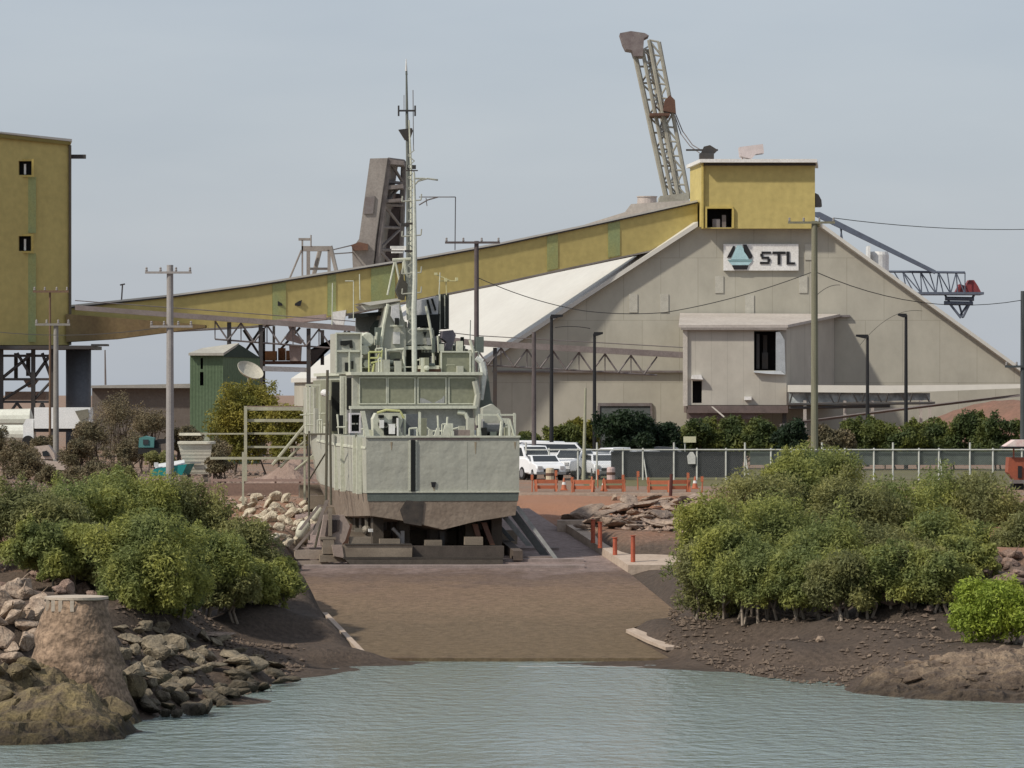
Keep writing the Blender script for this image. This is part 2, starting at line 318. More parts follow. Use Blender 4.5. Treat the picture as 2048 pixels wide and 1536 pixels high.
# gentle spoil mound at the right
mb = MB(); NN = 40; A = []
for j in range(NN):
    for i in range(NN):
        x = 18+i*1.3; y = 338+j*1.3; cx_, cy_ = (x-44)/22, (y-362)/20
        hgt = 5.2*math.exp(-(cx_*cx_+cy_*cy_)*1.3)*(1+.12*math.sin(x*.7+y*.3))-.35
        hgt -= 1.2*max(0, (343-y)/5)+1.2*max(0, (23-x)/5); A.append((x, y, 4.4+hgt))
mb.add(A, [(j*NN+i, j*NN+i+1, (j+1)*NN+i+1, (j+1)*NN+i) for j in range(NN-1) for i in range(NN-1)])
mound = struct('earth_mound', mb, M('mound_earth', (.24,.125,.09), (.16,.10,.07), rough=.95, scale=.4, bump=.15, bscale=2), smooth=True)
mb = MB(); mb.add([(4,264,4.404),(70,264,4.404),(70,325,4.404),(4,325,4.404)], [(0,1,2,3)])
lawn = M('lawn_green', (.15,.145,.06), (.12,.10,.055), rough=.95, scale=.6, bump=.1, bscale=6); struct('lawn', mb, lawn)
# ------------------------------------------------------------------ sugar terminal
yel = M('mustard_cladding', (.54,.445,.165), (.45,.365,.135), rough=.7, scale=.22, streak=(1,1,.35), contrast=.3, wave=('X', 3.4, .014), fine=.08)
yel_l = M('mustard_trim', (.55,.43,.13), rough=.6)
cream = M('white_roof_sheet', (.60,.585,.53), (.52,.50,.45), rough=.6, scale=.15, streak=(1,.3,1), fine=.04)
greenp = M('green_translucent_sheet', (.27,.34,.17), (.36,.34,.12), rough=.6, scale=.8, streak=(1,1,.4), contrast=.3)
dark = M('dark_interior', (.012,.012,.013), rough=.9)
steel = M('grey_steel', (.20,.19,.19), (.13,.10,.09), rough=.6, scale=1.2)
dsteel = M('dark_steel', (.045,.05,.055), (.06,.045,.035), rough=.6, scale=1)
rust = M('rusty_steel', (.16,.085,.055), (.09,.05,.04), rough=.85, scale=1.5)
brownst = M('brown_grey_cladding', (.30,.275,.25), (.19,.165,.15), rough=.8, scale=.7, streak=(1,1,.3))
white = M('white_paint', (.78,.78,.76), (.62,.60,.56), rough=.5, scale=.8)
black = M('black_paint', (.02,.02,.022), rough=.5)
wood = M('weathered_pole_wood', (.22,.19,.16), (.13,.10,.08), rough=.9, scale=2, streak=(3,3,.3))
def boardmat(name, c1, c2, line, bw, bh, low=None):
    m = bpy.data.materials.new(name); m.use_nodes = True; n = m.node_tree.nodes; L = m.node_tree.links; b = n['Principled BSDF']; b.inputs['Roughness'].default_value = .8; b.inputs['Specular IOR Level'].default_value = .2
    tc = n.new('ShaderNodeNewGeometry'); sp = n.new('ShaderNodeSeparateXYZ'); L.new(tc.outputs['Position'], sp.inputs[0]); cb = n.new('ShaderNodeCombineXYZ')
    L.new(sp.outputs[0], cb.inputs[0]); L.new(sp.outputs[2], cb.inputs[1])
    br = n.new('ShaderNodeTexBrick'); br.offset = .5; L.new(cb.outputs[0], br.inputs[0]); br.inputs['Scale'].default_value = 1
    br.inputs['Brick Width'].default_value = bw; br.inputs['Row Height'].default_value = bh; br.inputs['Mortar Size'].default_value = .035; br.inputs['Mortar Smooth'].default_value = .6; br.inputs['Bias'].default_value = 0
    br.inputs['Color1'].default_value = (*c1, 1); br.inputs['Color2'].default_value = (*c2, 1); br.inputs['Mortar'].default_value = (*line, 1)
    no = n.new('ShaderNodeTexNoise'); no.inputs['Scale'].default_value = .3; no.inputs['Detail'].default_value = 7; no.inputs['Roughness'].default_value = .7
    mp = n.new('ShaderNodeMapping'); mp.inputs['Scale'].default_value = (1.1,1,.7); L.new(tc.outputs['Position'], mp.inputs[0]); L.new(mp.outputs[0], no.inputs[0])
    mr = n.new('ShaderNodeMapRange'); mr.inputs['From Min'].default_value = .3; mr.inputs['From Max'].default_value = .7; mr.inputs['To Min'].default_value = .84; mr.inputs['To Max'].default_value = 1.10; L.new(no.outputs[0], mr.inputs[0])
    mx = n.new('ShaderNodeVectorMath'); mx.operation = 'SCALE'; L.new(br.outputs[0], mx.inputs[0]); L.new(mr.outputs[0], mx.inputs['Scale']); L.new(mx.outputs[0], b.inputs['Base Color'])
    return m
gabm = boardmat('grey_sheet_gable', (.42,.40,.335), (.395,.375,.31), (.32,.305,.25), 3.1, 5.2)
boxm = boardmat('beige_sheet', (.45,.425,.37), (.43,.405,.35), (.38,.36,.31), 1.3, 20)
def facade(mb, x0, y0, x1, y1, holes, yf, reveal=.5):
    """wall seen face on, given in photo pixels, with real openings that have reveals"""
    xs = sorted({x0, x1, *[h[0] for h in holes], *[h[2] for h in holes]}); ys = sorted({y0, y1, *[h[1] for h in holes], *[h[3] for h in holes]})
    for a, b in zip(xs, xs[1:]):
        for c, d in zip(ys, ys[1:]):
            if any(h[0] <= a and b <= h[2] and h[1] <= c and d <= h[3] for h in holes): continue
            mb.add([P(a, d, yf(a)), P(b, d, yf(b)), P(b, c, yf(b)), P(a, c, yf(a))], [(0,1,2,3)])
    for h in holes:
        q = [P(h[0], h[3], yf(h[0])), P(h[2], h[3], yf(h[2])), P(h[2], h[1], yf(h[2])), P(h[0], h[1], yf(h[0]))]
        r = [p+Vector((0, reveal, 0)) for p in q]
        mb.add(q+r, [(0,1,5,4),(1,2,6,5),(2,3,7,6),(3,0,4,7)])
    return mb
def ribbon(mb, top, bot, Yf, depth):
    """gallery side: top and bottom pixel polylines, joined into a solid"""
    xs = sorted({x for x, _ in top} | {x for x, _ in bot}); it = lambda l, x: float(np.interp(x, [a for a, _ in l], [b for _, b in l]))
    for a, b in zip(xs, xs[1:]):
        qa = [P(a, it(bot, a), Yf(a)), P(b, it(bot, b), Yf(b)), P(b, it(top, b), Yf(b)), P(a, it(top, a), Yf(a))]
        mb.hexa(qa, [p+Vector((0, depth, 0)) for p in qa])
    return mb
GT = [(140,614),(350,592),(500,572),(650,548),(850,516),(1000,489),(1200,447),(1300,425),(1395,404)]
GB = [(140,668),(350,660),(500,652),(650,636),(850,595),(1000,565),(1100,543),(1200,522),(1300,501),(1395,455)]
gy_ = lambda x: 386+(x-140)/1255*15
# storage shed
D = Vector((-18.4, 92, 0))
shed = T('storage_shed', 'huge pitched sugar storage shed with grey sheeted gable and white roof', 'shed', P(1500, 909, 400))
gp = [(930,912),(2043,912),(2043,747),(1640,454),(1395,454),(1095,648),(930,755)]
part('wall', MB().prism([P(x, y, 400) for x, y in gp], D), gabm, shed)
mb = MB()
def roofsheet(mb, a, b, off, front=.7):
    A_, B_ = P(*a, 400), P(*b, 400); up = Vector((0, 0, off)); f0 = Vector((0, -front, 0))
    mb.hexa([A_+f0+Vector((0,0,.02)), B_+f0+Vector((0,0,.02)), B_+f0+up, A_+f0+up], [A_+D, B_+D, B_+D+up, A_+D+up])
roofsheet(mb, (922,760), (1395,454), .42); roofsheet(mb, (1640,454), (2052,752), .35)
part('roof', mb, cream, shed)
roofpanels = [(1258,588,1275,625),(1320,588,1337,625),(1430,552,1447,586),(1490,590,1508,629),(1598,552,1615,586),(1610,488,1628,520),(1700,590,1716,628),(1662,725,1690,765),(1860,620,1876,650)]
for x0, y0, x1, y1 in roofpanels[:6]:
    part('translucent_panel', MB().pbox(x0, y0, x1, y1, 399.93, .06), M('pale_panel', (.50,.48,.41), rough=.6), shed)
part('roller_door', MB().pbox(1200, 812, 1300, 912, 399.9, .09), M('grey_roller_door', (.13,.15,.15), rough=.5, wave=('Z', 5, .03)), shed)
part('door_frame', MB().pbox(1196, 806, 1304, 812, 399.8, .19).pbox(1195, 812, 1199.5, 912, 399.8, .19).pbox(1300.5, 812, 1305, 912, 399.8, .19), steel, shed)
part('ledge', MB().pbox(985, 741, 1366, 745, 399.6, .39), steel, shed)
part('awning', MB().pix([(1362,640),(1362,630),(1700,630),(1700,634)], 399.7, .29), steel, shed)
# sign
sign = T('company_sign', 'white rectangular sign with triangular emblem reading STL high on the grey gable', 'sign', P(1522, 541, 399.7))
part('board', MB().pbox(1447, 488, 1597, 541, 399.7, .28), white, sign)
lt = MB()
def bar(x0, y0, x1, y1): lt.pbox(x0, y0, x1, y1, 399.62, .08)
bar(1523,503,1542,507.5); bar(1520.5,507.5,1526,513); bar(1523,513,1538,517.5); bar(1535,517.5,1541,523.5); bar(1520,523.5,1539,528)       # S
bar(1545,503,1571,508); bar(1555,508,1561,529)                                                                                        # T
bar(1573,503,1579,524.5); bar(1573,524.5,1590,529)                                                                                      # L
part('lettering', lt, black, sign)
eb = MB(); eb.pix([(1466,492),(1470,492),(1470,499),(1462,515),(1454,515)], 399.62, .08); eb.pix([(1486,489),(1493,489),(1505,512),(1503,517),(1498,517),(1488,503)], 399.62, .08); eb.pix([(1464,531),(1497,531),(1494,539),(1468,539)], 399.62, .08)
part('emblem_bars', eb, black, sign)
part('emblem_triangle', MB().pix([(1474,491),(1484,491),(1498,519),(1462,519)], 399.62, .08).pix([(1458,524),(1503,524),(1497,530),(1464,530)], 399.62, .08), M('pale_aqua', (.42,.62,.66), rough=.6), sign)
part('emblem_line', MB().pix([(1455,519.5),(1505,519.5),(1503,523.5),(1458,523.5)], 399.62, .08), M('teal_grey', (.22,.36,.38), rough=.6), sign)
# headhouse
hh = T('headhouse', 'mustard box shaped head house on top of the grey gable', 'building', P(1510, 456, 399))
mb = MB(); facade(mb, 1405, 326, 1630, 457, [(1414,417,1464,455)], lambda x: 398.9, 1.2)
bl, br_ = P(1380, 330, 408), P(1628, 330, 408)
c = lambda px, py, Y: P(px, py, Y)
zt, zb = P(0, 326, 398.9).z, P(0, 457, 398.9).z
fl, fr = P(1405, 326, 398.9), P(1630, 326, 398.9)
def up(p, z): return Vector((p.x, p.y, z))
mb.add([up(fl,zb), up(bl,zb), up(bl,zt), up(fl,zt)], [(0,1,2,3)]); mb.add([up(fr,zb), up(br_,zb), up(br_,zt), up(fr,zt)], [(0,1,2,3)]); mb.add([up(bl,zb), up(br_,zb), up(br_,zt), up(bl,zt)], [(0,1,2,3)])
mb.add([up(fl,zb), up(fr,zb), up(br_,zb), up(bl,zb)], [(0,1,2,3)])
part('wall', mb, yel, hh)
part('roof', MB().prism([up(P(1400,326,398),zt+.01), up(P(1634,326,398),zt+.01), up(br_+Vector((.4,.5,0)),zt+.01), up(bl+Vector((-.3,.5,0)),zt+.01)], (0,0,.28)), white, hh)
part('gutter', MB().pbox(1404, 326.5, 1632, 331, 398.7, .15), dsteel, hh)
part('opening_frame', MB().pbox(1410,413,1466,417,398.7,.19).pbox(1410,417,1414,456,398.7,.19).pbox(1464,417,1468,456,398.7,.19), yel_l, hh)
part('opening_interior', MB().pbox(1412, 415, 1466, 457, 400.4, .2), dark, hh)
part('machinery', MB().pbox(1425,438,1440,455,399.2,.8).pbox(1444,430,1452,455,399.3,.5), steel, hh)
part('corner_trim', MB().pbox(1403, 326, 1407, 457, 398.6, .25), yel_l, hh)
part('exhaust_hood', MB().pix([(1631,386),(1637,389),(1643,400),(1644,413),(1631,413)], 401, 2), M('hood_grey', (.16,.15,.15), rough=.6), hh)
mb = MB(); mb.pbox(1400,306,1428,322,403,2.2).pix([(1402,306),(1408,293),(1420,290),(1436,300),(1430,306)], 403.5, 1).tube(P(1372,300,404), P(1436,300,404), .08)
solo('winch_frame', mb, dsteel, 'dark winch frame standing on the roof of the mustard head house', 'winch', P(1414, 322, 403))
mb = MB(); mb.pix([(1481,312),(1479,294),(1526,288),(1528,306),(1512,308),(1503,318),(1496,316)], 402, 2.4).tube(P(1484,312,403), P(1484,321,403), .12).tube(P(1500,312,403), P(1500,321,403), .12)
solo('roof_vent', mb, M('pinkish_white_metal', (.58,.50,.48), rough=.6), 'pale pinkish angled vent box on the roof of the mustard head house', 'vent', P(1500, 322, 402))
# sloping gallery
gal = T('conveyor_gallery', 'long mustard enclosed conveyor gallery sloping up from the left tower to the head house', 'conveyor', P(800, 600, 392))
part('cladding', ribbon(MB(), GT, GB, gy_, 3.4), yel, gal)
gt2 = [(x, y-4) for x, y in GT]; gt3 = [(x, y-.3) for x, y in GT]
part('roof', ribbon(MB(), gt2, gt3, lambda x: gy_(x)-.25, 3.9), cream, gal)
part('gutter', ribbon(MB(), gt3, [(x, y+2.6) for x, y in GT], lambda x: gy_(x)-.2, .18), dsteel, gal)
for a, b in ((545,572),(655,672),(742,790),(1094,1116),(1216,1240)):
    it = lambda l, x: float(np.interp(x, [q for q, _ in l], [q for _, q in l]))
    part('translucent_panel', ribbon(MB(), [(a, it(GT,a)+4),(b, it(GT,b)+4)], [(a, it(GB,a)-3),(b, it(GB,b)-3)], lambda x: gy_(x)-.05, .1), greenp, gal)
part('bottom_rail', ribbon(MB(), [(x, y-.1) for x, y in GB], [(x, y+3) for x, y in GB], lambda x: gy_(x)-.1, 3.5), brownst, gal)
for cxv in (558, 596):
    part('vent', MB().pix([(cxv-8,600),(cxv-2,602),(cxv+6,607),(cxv+7,611),(cxv-5,612)] if cxv < 570 else [(cxv+8,600),(cxv+2,602),(cxv-6,607),(cxv-7,611),(cxv+5,612)], gy_(cxv)-.08, .1), black, gal)
# brown box by the tower, coloured as the gallery's shaded underside
solo('gallery_underside', ribbon(MB(), [(132,628),(300,641),(410,650)], [(132,684),(230,678),(410,655)], lambda x: 383.5+(x-140)/270*1.5, 2.4), M('shaded_brown_cladding', (.26,.195,.09), (.15,.105,.06), rough=.85, scale=.5, streak=(1,1,.2)),
     'short brown box standing for the shaded underside of the left end of the mustard gallery', 'conveyor', P(270, 690, 384))
cv = T('tube_conveyor', 'thin descending conveyor with lattice underside running behind the ship to the beige annex', 'conveyor', P(760, 700, 386))
yc = lambda x: 379+(x-140)/1220*12
ct, cb_ = [(150,610),(700,651),(950,680),(1366,704)], [(150,620),(700,662),(950,692),(1366,716)]
part('tube', ribbon(MB(), ct, cb_, yc, 1.1), M('conveyor_grey', (.30,.26,.24), (.20,.165,.15), rough=.6, scale=.8), cv)
part('handrail', MB().path([P(x, y-9, yc(x)) for x, y in ct], .035), steel, cv)
tr = MB(); xs = list(range(430, 1366, 52)); itp = lambda l, x: float(np.interp(x, [q for q, _ in l], [q for _, q in l]))
for i in range(len(xs)-1):
    a, b = xs[i], xs[i+1]; ya, yb = itp(cb_, a)+1, itp(cb_, b)+1
    tr.tube(P(a, ya+36, yc(a)+.4), P(b, yb+36, yc(b)+.4), .07); tr.tube(P(a, ya, yc(a)+.4), P((a+b)/2, (ya+yb)/2+36, yc(a)+.4), .07); tr.tube(P((a+b)/2, (ya+yb)/2+36, yc(a)+.4), P(b, yb, yc(b)+.4), .07); tr.tube(P(a, ya, yc(a)+.4), P(a, ya+36, yc(a)+.4), .05)
part('lattice', tr, steel, cv)
for x in (458, 521, 617, 990):
    part('support_column', MB().pbox(x-4, itp(cb_, x)+1, x+4, 912, yc(x)+.2, .4), dsteel, cv)
# annex
an = T('annex_building', 'beige box annex with tall dark opening projecting from the grey gable', 'building', P(1470, 835, 392))
mb = MB(); facade(mb, 1367, 656, 1573, 810, [(1508,662,1556,741),(1385,762,1404,806)], lambda x: 391, 1.0)
A0, A1 = P(1367,656,391), P(1367,810,391); B0, B1 = P(1573,656,391), P(1573,810,391); C0, C1 = P(1668,634,399.8), P(1668,634,399.8)
C1 = Vector((C0.x, C0.y, B1.z)); D0 = P(1372,632,399.8); D1 = Vector((D0.x, D0.y, B1.z))
mb.add([B1, C1, C0, B0], [(0,1,2,3)]); mb.add([A1, D1, D0, A0], [(0,1,2,3)]); mb.add([A1, B1, C1, D1], [(0,1,2,3)]); mb.add([D1, C1, C0, D0], [(0,1,2,3)])
part('wall', mb, boxm, an)
o_ = Vector((0,0,.03)); part('roof', MB().prism([A0+Vector((-.4,-.4,.03)), B0+Vector((.1,-.4,.03)), C0+Vector((.5,-.2,.03)), D0+Vector((-.5,0,.03))], (0,0,.22)), M('pinkish_roof', (.48,.44,.40), (.38,.34,.305), rough=.7, scale=.4), an)
part('gutter', MB().pbox(1362, 655, 1574, 660, 390.5, .3), brownst, an)
part('corner_trim', MB().pbox(1366, 660, 1375, 812, 390.8, .18), M('pale_trim', (.55,.51,.45), rough=.6), an)
part('opening_interior', MB().pbox(1506, 660, 1558, 743, 393, .2), dark, an)
part('opening_hood', MB().pix([(1552,664),(1560,664),(1569,680),(1571,748),(1563,742),(1552,742)], 390.6, .38), M('blue_grey_hood', (.40,.43,.45), rough=.5), an)
part('sill', MB().pix([(1508,742),(1562,742),(1571,749),(1540,748),(1508,745)], 390.6, .38), M('blue_white_sill', (.6,.64,.66), rough=.5), an)
part('inner_machine', MB().pbox(1513,668,1519,738,391.6,.3).pbox(1524,705,1536,738,392.2,.4).tube(P(1530,670,392.4), P(1530,705,392.4), .2), dsteel, an)
d_ = part('door', MB().pbox(1384, 761, 1405, 807, 392, .1), dark, an); part('door_hood', MB().pix([(1382,758),(1384,750),(1402,749),(1406,759)], 390.5, .48), white, an)
part('lamp', MB().pbox(1489, 793, 1503, 800, 390.5, .48), white, an)
part('base_platform', MB().pbox(1376, 811, 1576, 826, 390.6, 9).pbox(1376, 826, 1516, 838, 391, 3), M('brown_platform', (.17,.13,.12), (.10,.08,.075), rough=.85), an)
for x in (1383, 1440, 1500, 1565): part('leg', MB().pbox(x, 826.5, x+8, 912, 391.3, .4), dsteel, an)
part('stair', MB().hexa([P(1422,813,390.2),P(1426,813,390.2),P(1472,852,389.8),P(1467,852,389.8)], [P(1422,813,389.4),P(1426,813,389.4),P(1472,852,389),P(1467,852,389)]), M('pale_trim', (.5,.5,.5)), an)
# yellow/right lower conveyor
rc = T('low_conveyor', 'white roofed low conveyor on a steel trestle running right from the beige annex', 'conveyor', P(1800, 835, 388))
yr = lambda x: 389-(x-1575)/470*4
part('cover', ribbon(MB(), [(1578,770),(1780,771),(2048,768)], [(1578,784),(1780,786),(2048,776)], yr, 2.0), cream, rc)
part('side_panel', ribbon(MB(), [(1578,784.5),(1860,786)], [(1578,806),(1860,800)], lambda x: yr(x)+.6, .2), M('pale_blue_grey', (.40,.44,.44), (.18,.20,.20), rough=.6, scale=.7, contrast=.1), rc)
tr = MB(); tr.tube(P(1578,809,388.4), P(1870,806,386), .11); tr.tube(P(1578,816,388.6), P(1780,812,387), .12)
for i, x in enumerate(range(1585, 1870, 24)): tr.tube(P(x, 786, yr(x)), P(x+(12 if i % 2 else -6), 808, yr(x)), .06)
part('trestle', tr, dsteel, rc)
part('sloping_beam', MB().prism([P(1560,848,386), P(1780,818,386), P(2040,788,384), P(2040,793,384), P(1780,824,386), P(1560,853,386)], (0,.5,0)), steel, rc)
for x in (1610, 1690, 1745, 1842, 1860): part('support_column', MB().pbox(x-3, 800, x+3, 905, yr(x)+.5, .3), M('pale_post', (.5,.46,.42)), rc)
# left tower
tw = T('transfer_tower', 'tall mustard clad transfer tower with two small windows at the left edge', 'tower', P(40, 909, 383))
ty = lambda x: 380+x/143*4
tz = lambda x: 268+x*15/143
mb = MB(); holes = [(37,322,63,350),(37,472,62,502)]
xs = [-190, 37, 62, 63, 140]; ys = [690, 502, 472, 350, 322]
for a, b in zip(xs, xs[1:]):
    yl = ys+[None]
    for c0, d0 in zip(yl, yl[1:]):
        q = lambda x, v: P(x, tz(x) if v is None else v, ty(x))
        if any(h[0] <= a and b <= h[2] and d0 is not None and h[1] <= d0 and c0 <= h[3] for h in holes): continue
        mb.add([q(a, c0), q(b, c0), q(b, d0), q(a, d0)], [(0,1,2,3)])
for h in holes:
    q = [P(h[0], h[3], ty(h[0])), P(h[2], h[3], ty(h[2])), P(h[2], h[1], ty(h[2])), P(h[0], h[1], ty(h[0]))]; r = [p+Vector((0,.6,0)) for p in q]
    mb.add(q+r, [(0,1,5,4),(1,2,6,5),(2,3,7,6),(3,0,4,7)])
BK = Vector((-1.25, 11, 0)); q = [P(140,690,ty(140)), P(140,tz(140),ty(140)), P(-190,tz(-190),ty(-190)), P(-190,690,ty(-190))]; r = [p+BK for p in q]
mb.add(q+r, [(0,1,5,4),(1,2,6,5),(2,3,7,6),(3,0,4,7),(4,5,6,7)]); part('wall', mb, yel, tw)
part('roof_edge', MB().hexa([P(-190,tz(-190),379.8-5), P(144,tz(144),ty(144)-.3), P(144,tz(144)-5,ty(144)-.3), P(-190,tz(-190)-5,374.5)], [p+BK for p in (P(-190,tz(-190),375), P(144,tz(144),ty(144)), P(144,tz(144)-5,ty(144)), P(-190,tz(-190)-5,375))]), cream, tw)
part('gutter', MB().hexa([P(-190,tz(-190)+8,374.4), P(141,tz(141)+7,ty(141)-.25), P(141,tz(141)+.3,ty(141)-.25), P(-190,tz(-190)+.3,374.4)], [P(-190,tz(-190)+8,374.6), P(141,tz(141)+7,ty(141)-.05), P(141,tz(141)+.3,ty(141)-.05), P(-190,tz(-190)+.3,374.6)]), M('olive_trim', (.25,.20,.06)), tw)
part('corner_trim', MB().pbox(137.5, 290, 141.5, 690, ty(139)-.2, .6), M('dark_trim', (.13,.11,.08)), tw)
for y0, y1, dd in ((322,350,0),(472,502,0)):
    wf = part('window_frame', MB().pbox(33,y0-4,67,y0,ty(50)-.15,.1).pbox(33,y1,67,y1+4,ty(50)-.15,.1).pbox(33,y0,37,y1,ty(50)-.15,.1).pbox(63,y0,67,y1,ty(50)-.15,.1), yel_l, tw)
    part('mullion', MB().pbox(48,y0+6,52,y1-1,ty(50)+.15,.1), white, wf); part('pane', MB().pbox(36,y0-1,64,y1+1,ty(50)+.5,.1), dark, wf)
for a, b in ((354,466),(507,684)): part('translucent_panel', MB().pbox(46, a, 72, b, ty(60)-.1, .07), greenp, tw)
part('hoist_beam', MB().pbox(141, 309, 171, 317, 384.2, .5), dsteel, tw)
part('floor_beam', MB().pbox(-190, 691, 182, 698, 379.5, 10).pbox(182, 688, 214, 692, 383, 2), dsteel, tw)
fr = MB()
for x in (-60, 2, 66, 103): fr.pbox(x-4, 698, x+4, 905, 380.5, .4)
for a, b in ((2,66),(66,103),(-60,2)):
    fr.tube(P(a,758,380.7), P(b,706,380.7), .13); fr.tube(P(b,758,380.7), P((a+b)/2,706,380.7), .13)
    fr.tube(P(a,802,380.7), P(b,762,380.7), .11); fr.tube(P(a,850,380.7), P((a+b)/2,806,380.7), .11); fr.tube(P(b,850,380.7), P((a+b)/2,806,380.7), .11)
for y in (711, 758, 803): fr.pbox(-60, y-2, 103, y+3, 380.6, .3)
fr.pbox(28,706,35,758,388,.4); fr.pbox(52,706,60,752,388,.4)
part('leg_frame', fr, dsteel, tw)
part('brown_hopper', MB().pbox(10,783,92,800,384,3).pix([(45,758),(75,758),(62,775),(56,775)], 384, 2), M('hopper_brown', (.33,.24,.19)), tw)
mb = MB(); mb.lathe(P(157, 912, 386)+Vector((0,0,0)), [(1.02,0),(1.02,8.75)], 28)
solo('steel_silo', mb, M('blue_grey_silo', (.13,.15,.18), (.10,.115,.135), rough=.5, scale=.5, streak=(1,1,.2)), 'blue grey cylindrical steel silo beside the legs of the mustard tower', 'silo', P(157, 909, 386), smooth=True)
# far low shed, green shed
fs = T('low_shed', 'low grey brown shed with pale roof edge far behind the bare shrubs', 'shed', P(280, 900, 430))
part('wall', MB().pbox(184, 776, 392, 906, 430, 14), M('low_shed_wall', (.16,.14,.125), (.12,.10,.085), rough=.9, scale=.6), fs)
part('roof', MB().pix([(178,776),(178,771),(398,767),(398,776)], 429, 16), M('roof_grey', (.34,.33,.30)), fs)
gs = T('green_shed', 'tall green steel shed with dark vertical slits', 'shed', P(450, 915, 345))
grn = M('green_cladding', (.115,.165,.095), (.085,.13,.07), rough=.7, scale=.5, wave=('X', 3, .02))
facade_mb = facade(MB(), 380, 711, 446, 930, [(401,716,406,738),(400,744,407,771)], lambda x: 345, .5)
S0 = P(446, 711, 345); SB = P(520, 716, 352)
zg = 4.4; RB = P(478, 689, 348); facade_mb.add([Vector((S0.x,S0.y,zg)), Vector((SB.x,SB.y,zg)), SB, RB, S0], [(0,1,2,3,4)])
facade_mb.add([P(380,711,345), Vector((P(380,711,345).x,345,zg)), Vector((P(380,0,345).x+2.6,352,zg)), P(380,711,345)+Vector((2.6,7,0))], [(0,1,2,3)])
part('wall', facade_mb, grn, gs); part('slit_interior', MB().pbox(398,714,409,773,345.8,.1), dark, gs)
part('gable_end', MB().prism([S0+Vector((.05,-.05,-.1)), SB+Vector((0,-.05,0)), RB+Vector((0,-.05,0))], (.05,.05,.0)), M('dark_green', (.03,.05,.035)), gs)
part('roof', MB().hexa([P(377,711,344.6), P(447,711,344.6), P(447,706,344.6), P(377,706,344.6)], [P(405,699,350), RB+Vector((0,0,-.05)), RB+Vector((0,0,.12)), P(405,696,350)]), M('dull_roof', (.42,.40,.34)), gs)
part('door', MB().pbox(402, 865, 420, 931, 344.9, .08), M('pale_door', (.35,.38,.30)), gs)
# trestle structures between gallery and ship
tf = T('transfer_trestle', 'steel transfer trestle with orange machinery under the mustard gallery left of the ship', 'trestle', P(580, 905, 394))
part('frame', MB().pbox(522,655,530,912,394,.4).pbox(545,652,550,725,396,.3).pbox(614,660,620,912,393,.4).pbox(641,660,648,730,397,.5).tube(P(487,708,394),P(520,660,394),.1).tube(P(487,660,394),P(520,712,394),.1).tube(P(560,700,396),P(600,655,396),.1), dsteel, tf)
part('platform', MB().pbox(525,722,620,728,393,5), rust, tf); part('cover', MB().pix([(523,732),(610,735),(610,744),(523,742)], 392.6, 4), white, tf)
part('orange_machine', MB().pbox(527,702,552,721,394,2).pbox(556,696,570,721,395,1.4).pbox(572,701,586,721,394,2), M('orange_paint', (.42,.20,.07), (.28,.13,.06), rough=.6), tf)
part('hopper', MB().pix([(572,640),(592,640),(588,668),(606,680),(600,688),(572,680),(568,674),(580,664)], 391, 2).pix([(578,690),(602,690),(600,722),(580,722)], 392, 2), M('hopper_pink', (.36,.29,.26), (.24,.19,.17)), tf)
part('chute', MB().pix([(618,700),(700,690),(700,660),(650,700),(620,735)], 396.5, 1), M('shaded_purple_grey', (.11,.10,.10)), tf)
part('cladding_panel', MB().pix([(664,624),(692,620),(686,655),(662,655)], 391, 1.5), white, tf)
part('walkway', MB().pix([(530,642),(652,628),(652,640),(530,650)], 390, 1.2), M('hopper_pink2', (.38,.31,.28), (.28,.2,.18)), tf)
mb = MB(); cD = P(497, 748, 335); prof = [(.05,0),(.5,.06),(.85,.2),(.98,.38)]
q = Vector((.45,-.55,.85)).to_track_quat('Z','Y'); dm = MB().lathe((0,0,0), prof+[(.96,.40),(.8,.24),(.45,.1),(.04,.05)], 24)
mb.add([cD+q @ Vector(v) for v in dm.v], dm.f); mb.tube(cD, P(505,925,335.5), .09)
solo('satellite_dish', mb, M('cream_dish', (.50,.47,.38), rough=.6), 'cream satellite dish above the yellow green shrub', 'dish', P(505,922,335.5), smooth=False)
# ------------------------------------------------------------------ ship loader parts beyond the sheds
lat = M('olive_lattice', (.36,.35,.29), (.24,.22,.18), rough=.6, scale=1)
bm_ = T('loader_boom', 'tall leaning lattice boom with box head raised behind the shed roof', 'crane', P(1355, 405, 452))
mb = MB(); mb.truss(P(1268,100,452), P(1333,398,452), P(1297,100,454.5), P(1358,398,454.5), 9, .25, .10); part('left_truss', mb, lat, bm_)
mb = MB(); mb.truss(P(1298,80,450), P(1358,398,450), P(1318,84,450), P(1378,398,450), 11, .19, .09).truss(P(1285,100,451), P(1345,398,451), P(1302,90,456), P(1362,398,456), 11, .19, .09); part('right_truss', mb, lat, bm_)
part('head', MB().pix([(1240,66),(1262,62),(1290,66),(1298,71),(1288,76),(1286,112),(1268,112),(1264,100),(1252,98),(1246,86)], 450.5, 4), M('grey_head', (.24,.21,.20), (.13,.10,.10), rough=.7), bm_)
part('platform', MB().pix([(1326,222),(1330,200),(1340,190),(1350,200),(1352,226)], 449.5, 2).pbox(1300,226,1340,231,449,5), rust, bm_)
part('base_platform', MB().pix([(1320,392),(1378,385),(1378,412),(1316,412)], 449.5, 6), lat, bm_)
part('stay_cable', MB().path([P(1350,225,451), P(1365,262,450), P(1385,290,449), P(1402,300,448)], .05).path([P(1350,232,451), P(1362,268,450), P(1380,292,449), P(1402,308,448)], .05), steel, bm_)
lg = T('loader_tower', 'brown leaning box tower with open lattice side behind the mustard gallery', 'tower', P(755, 540, 480))
fb = MB(); F0 = [P(740,317,478), P(775,316,478), P(752,470,478), P(744,545,478), P(706,545,478), P(704,497,478), P(718,478,478)]
fb.prism(F0, (1.0,5,0)); part('front_plate', fb, brownst, lg)
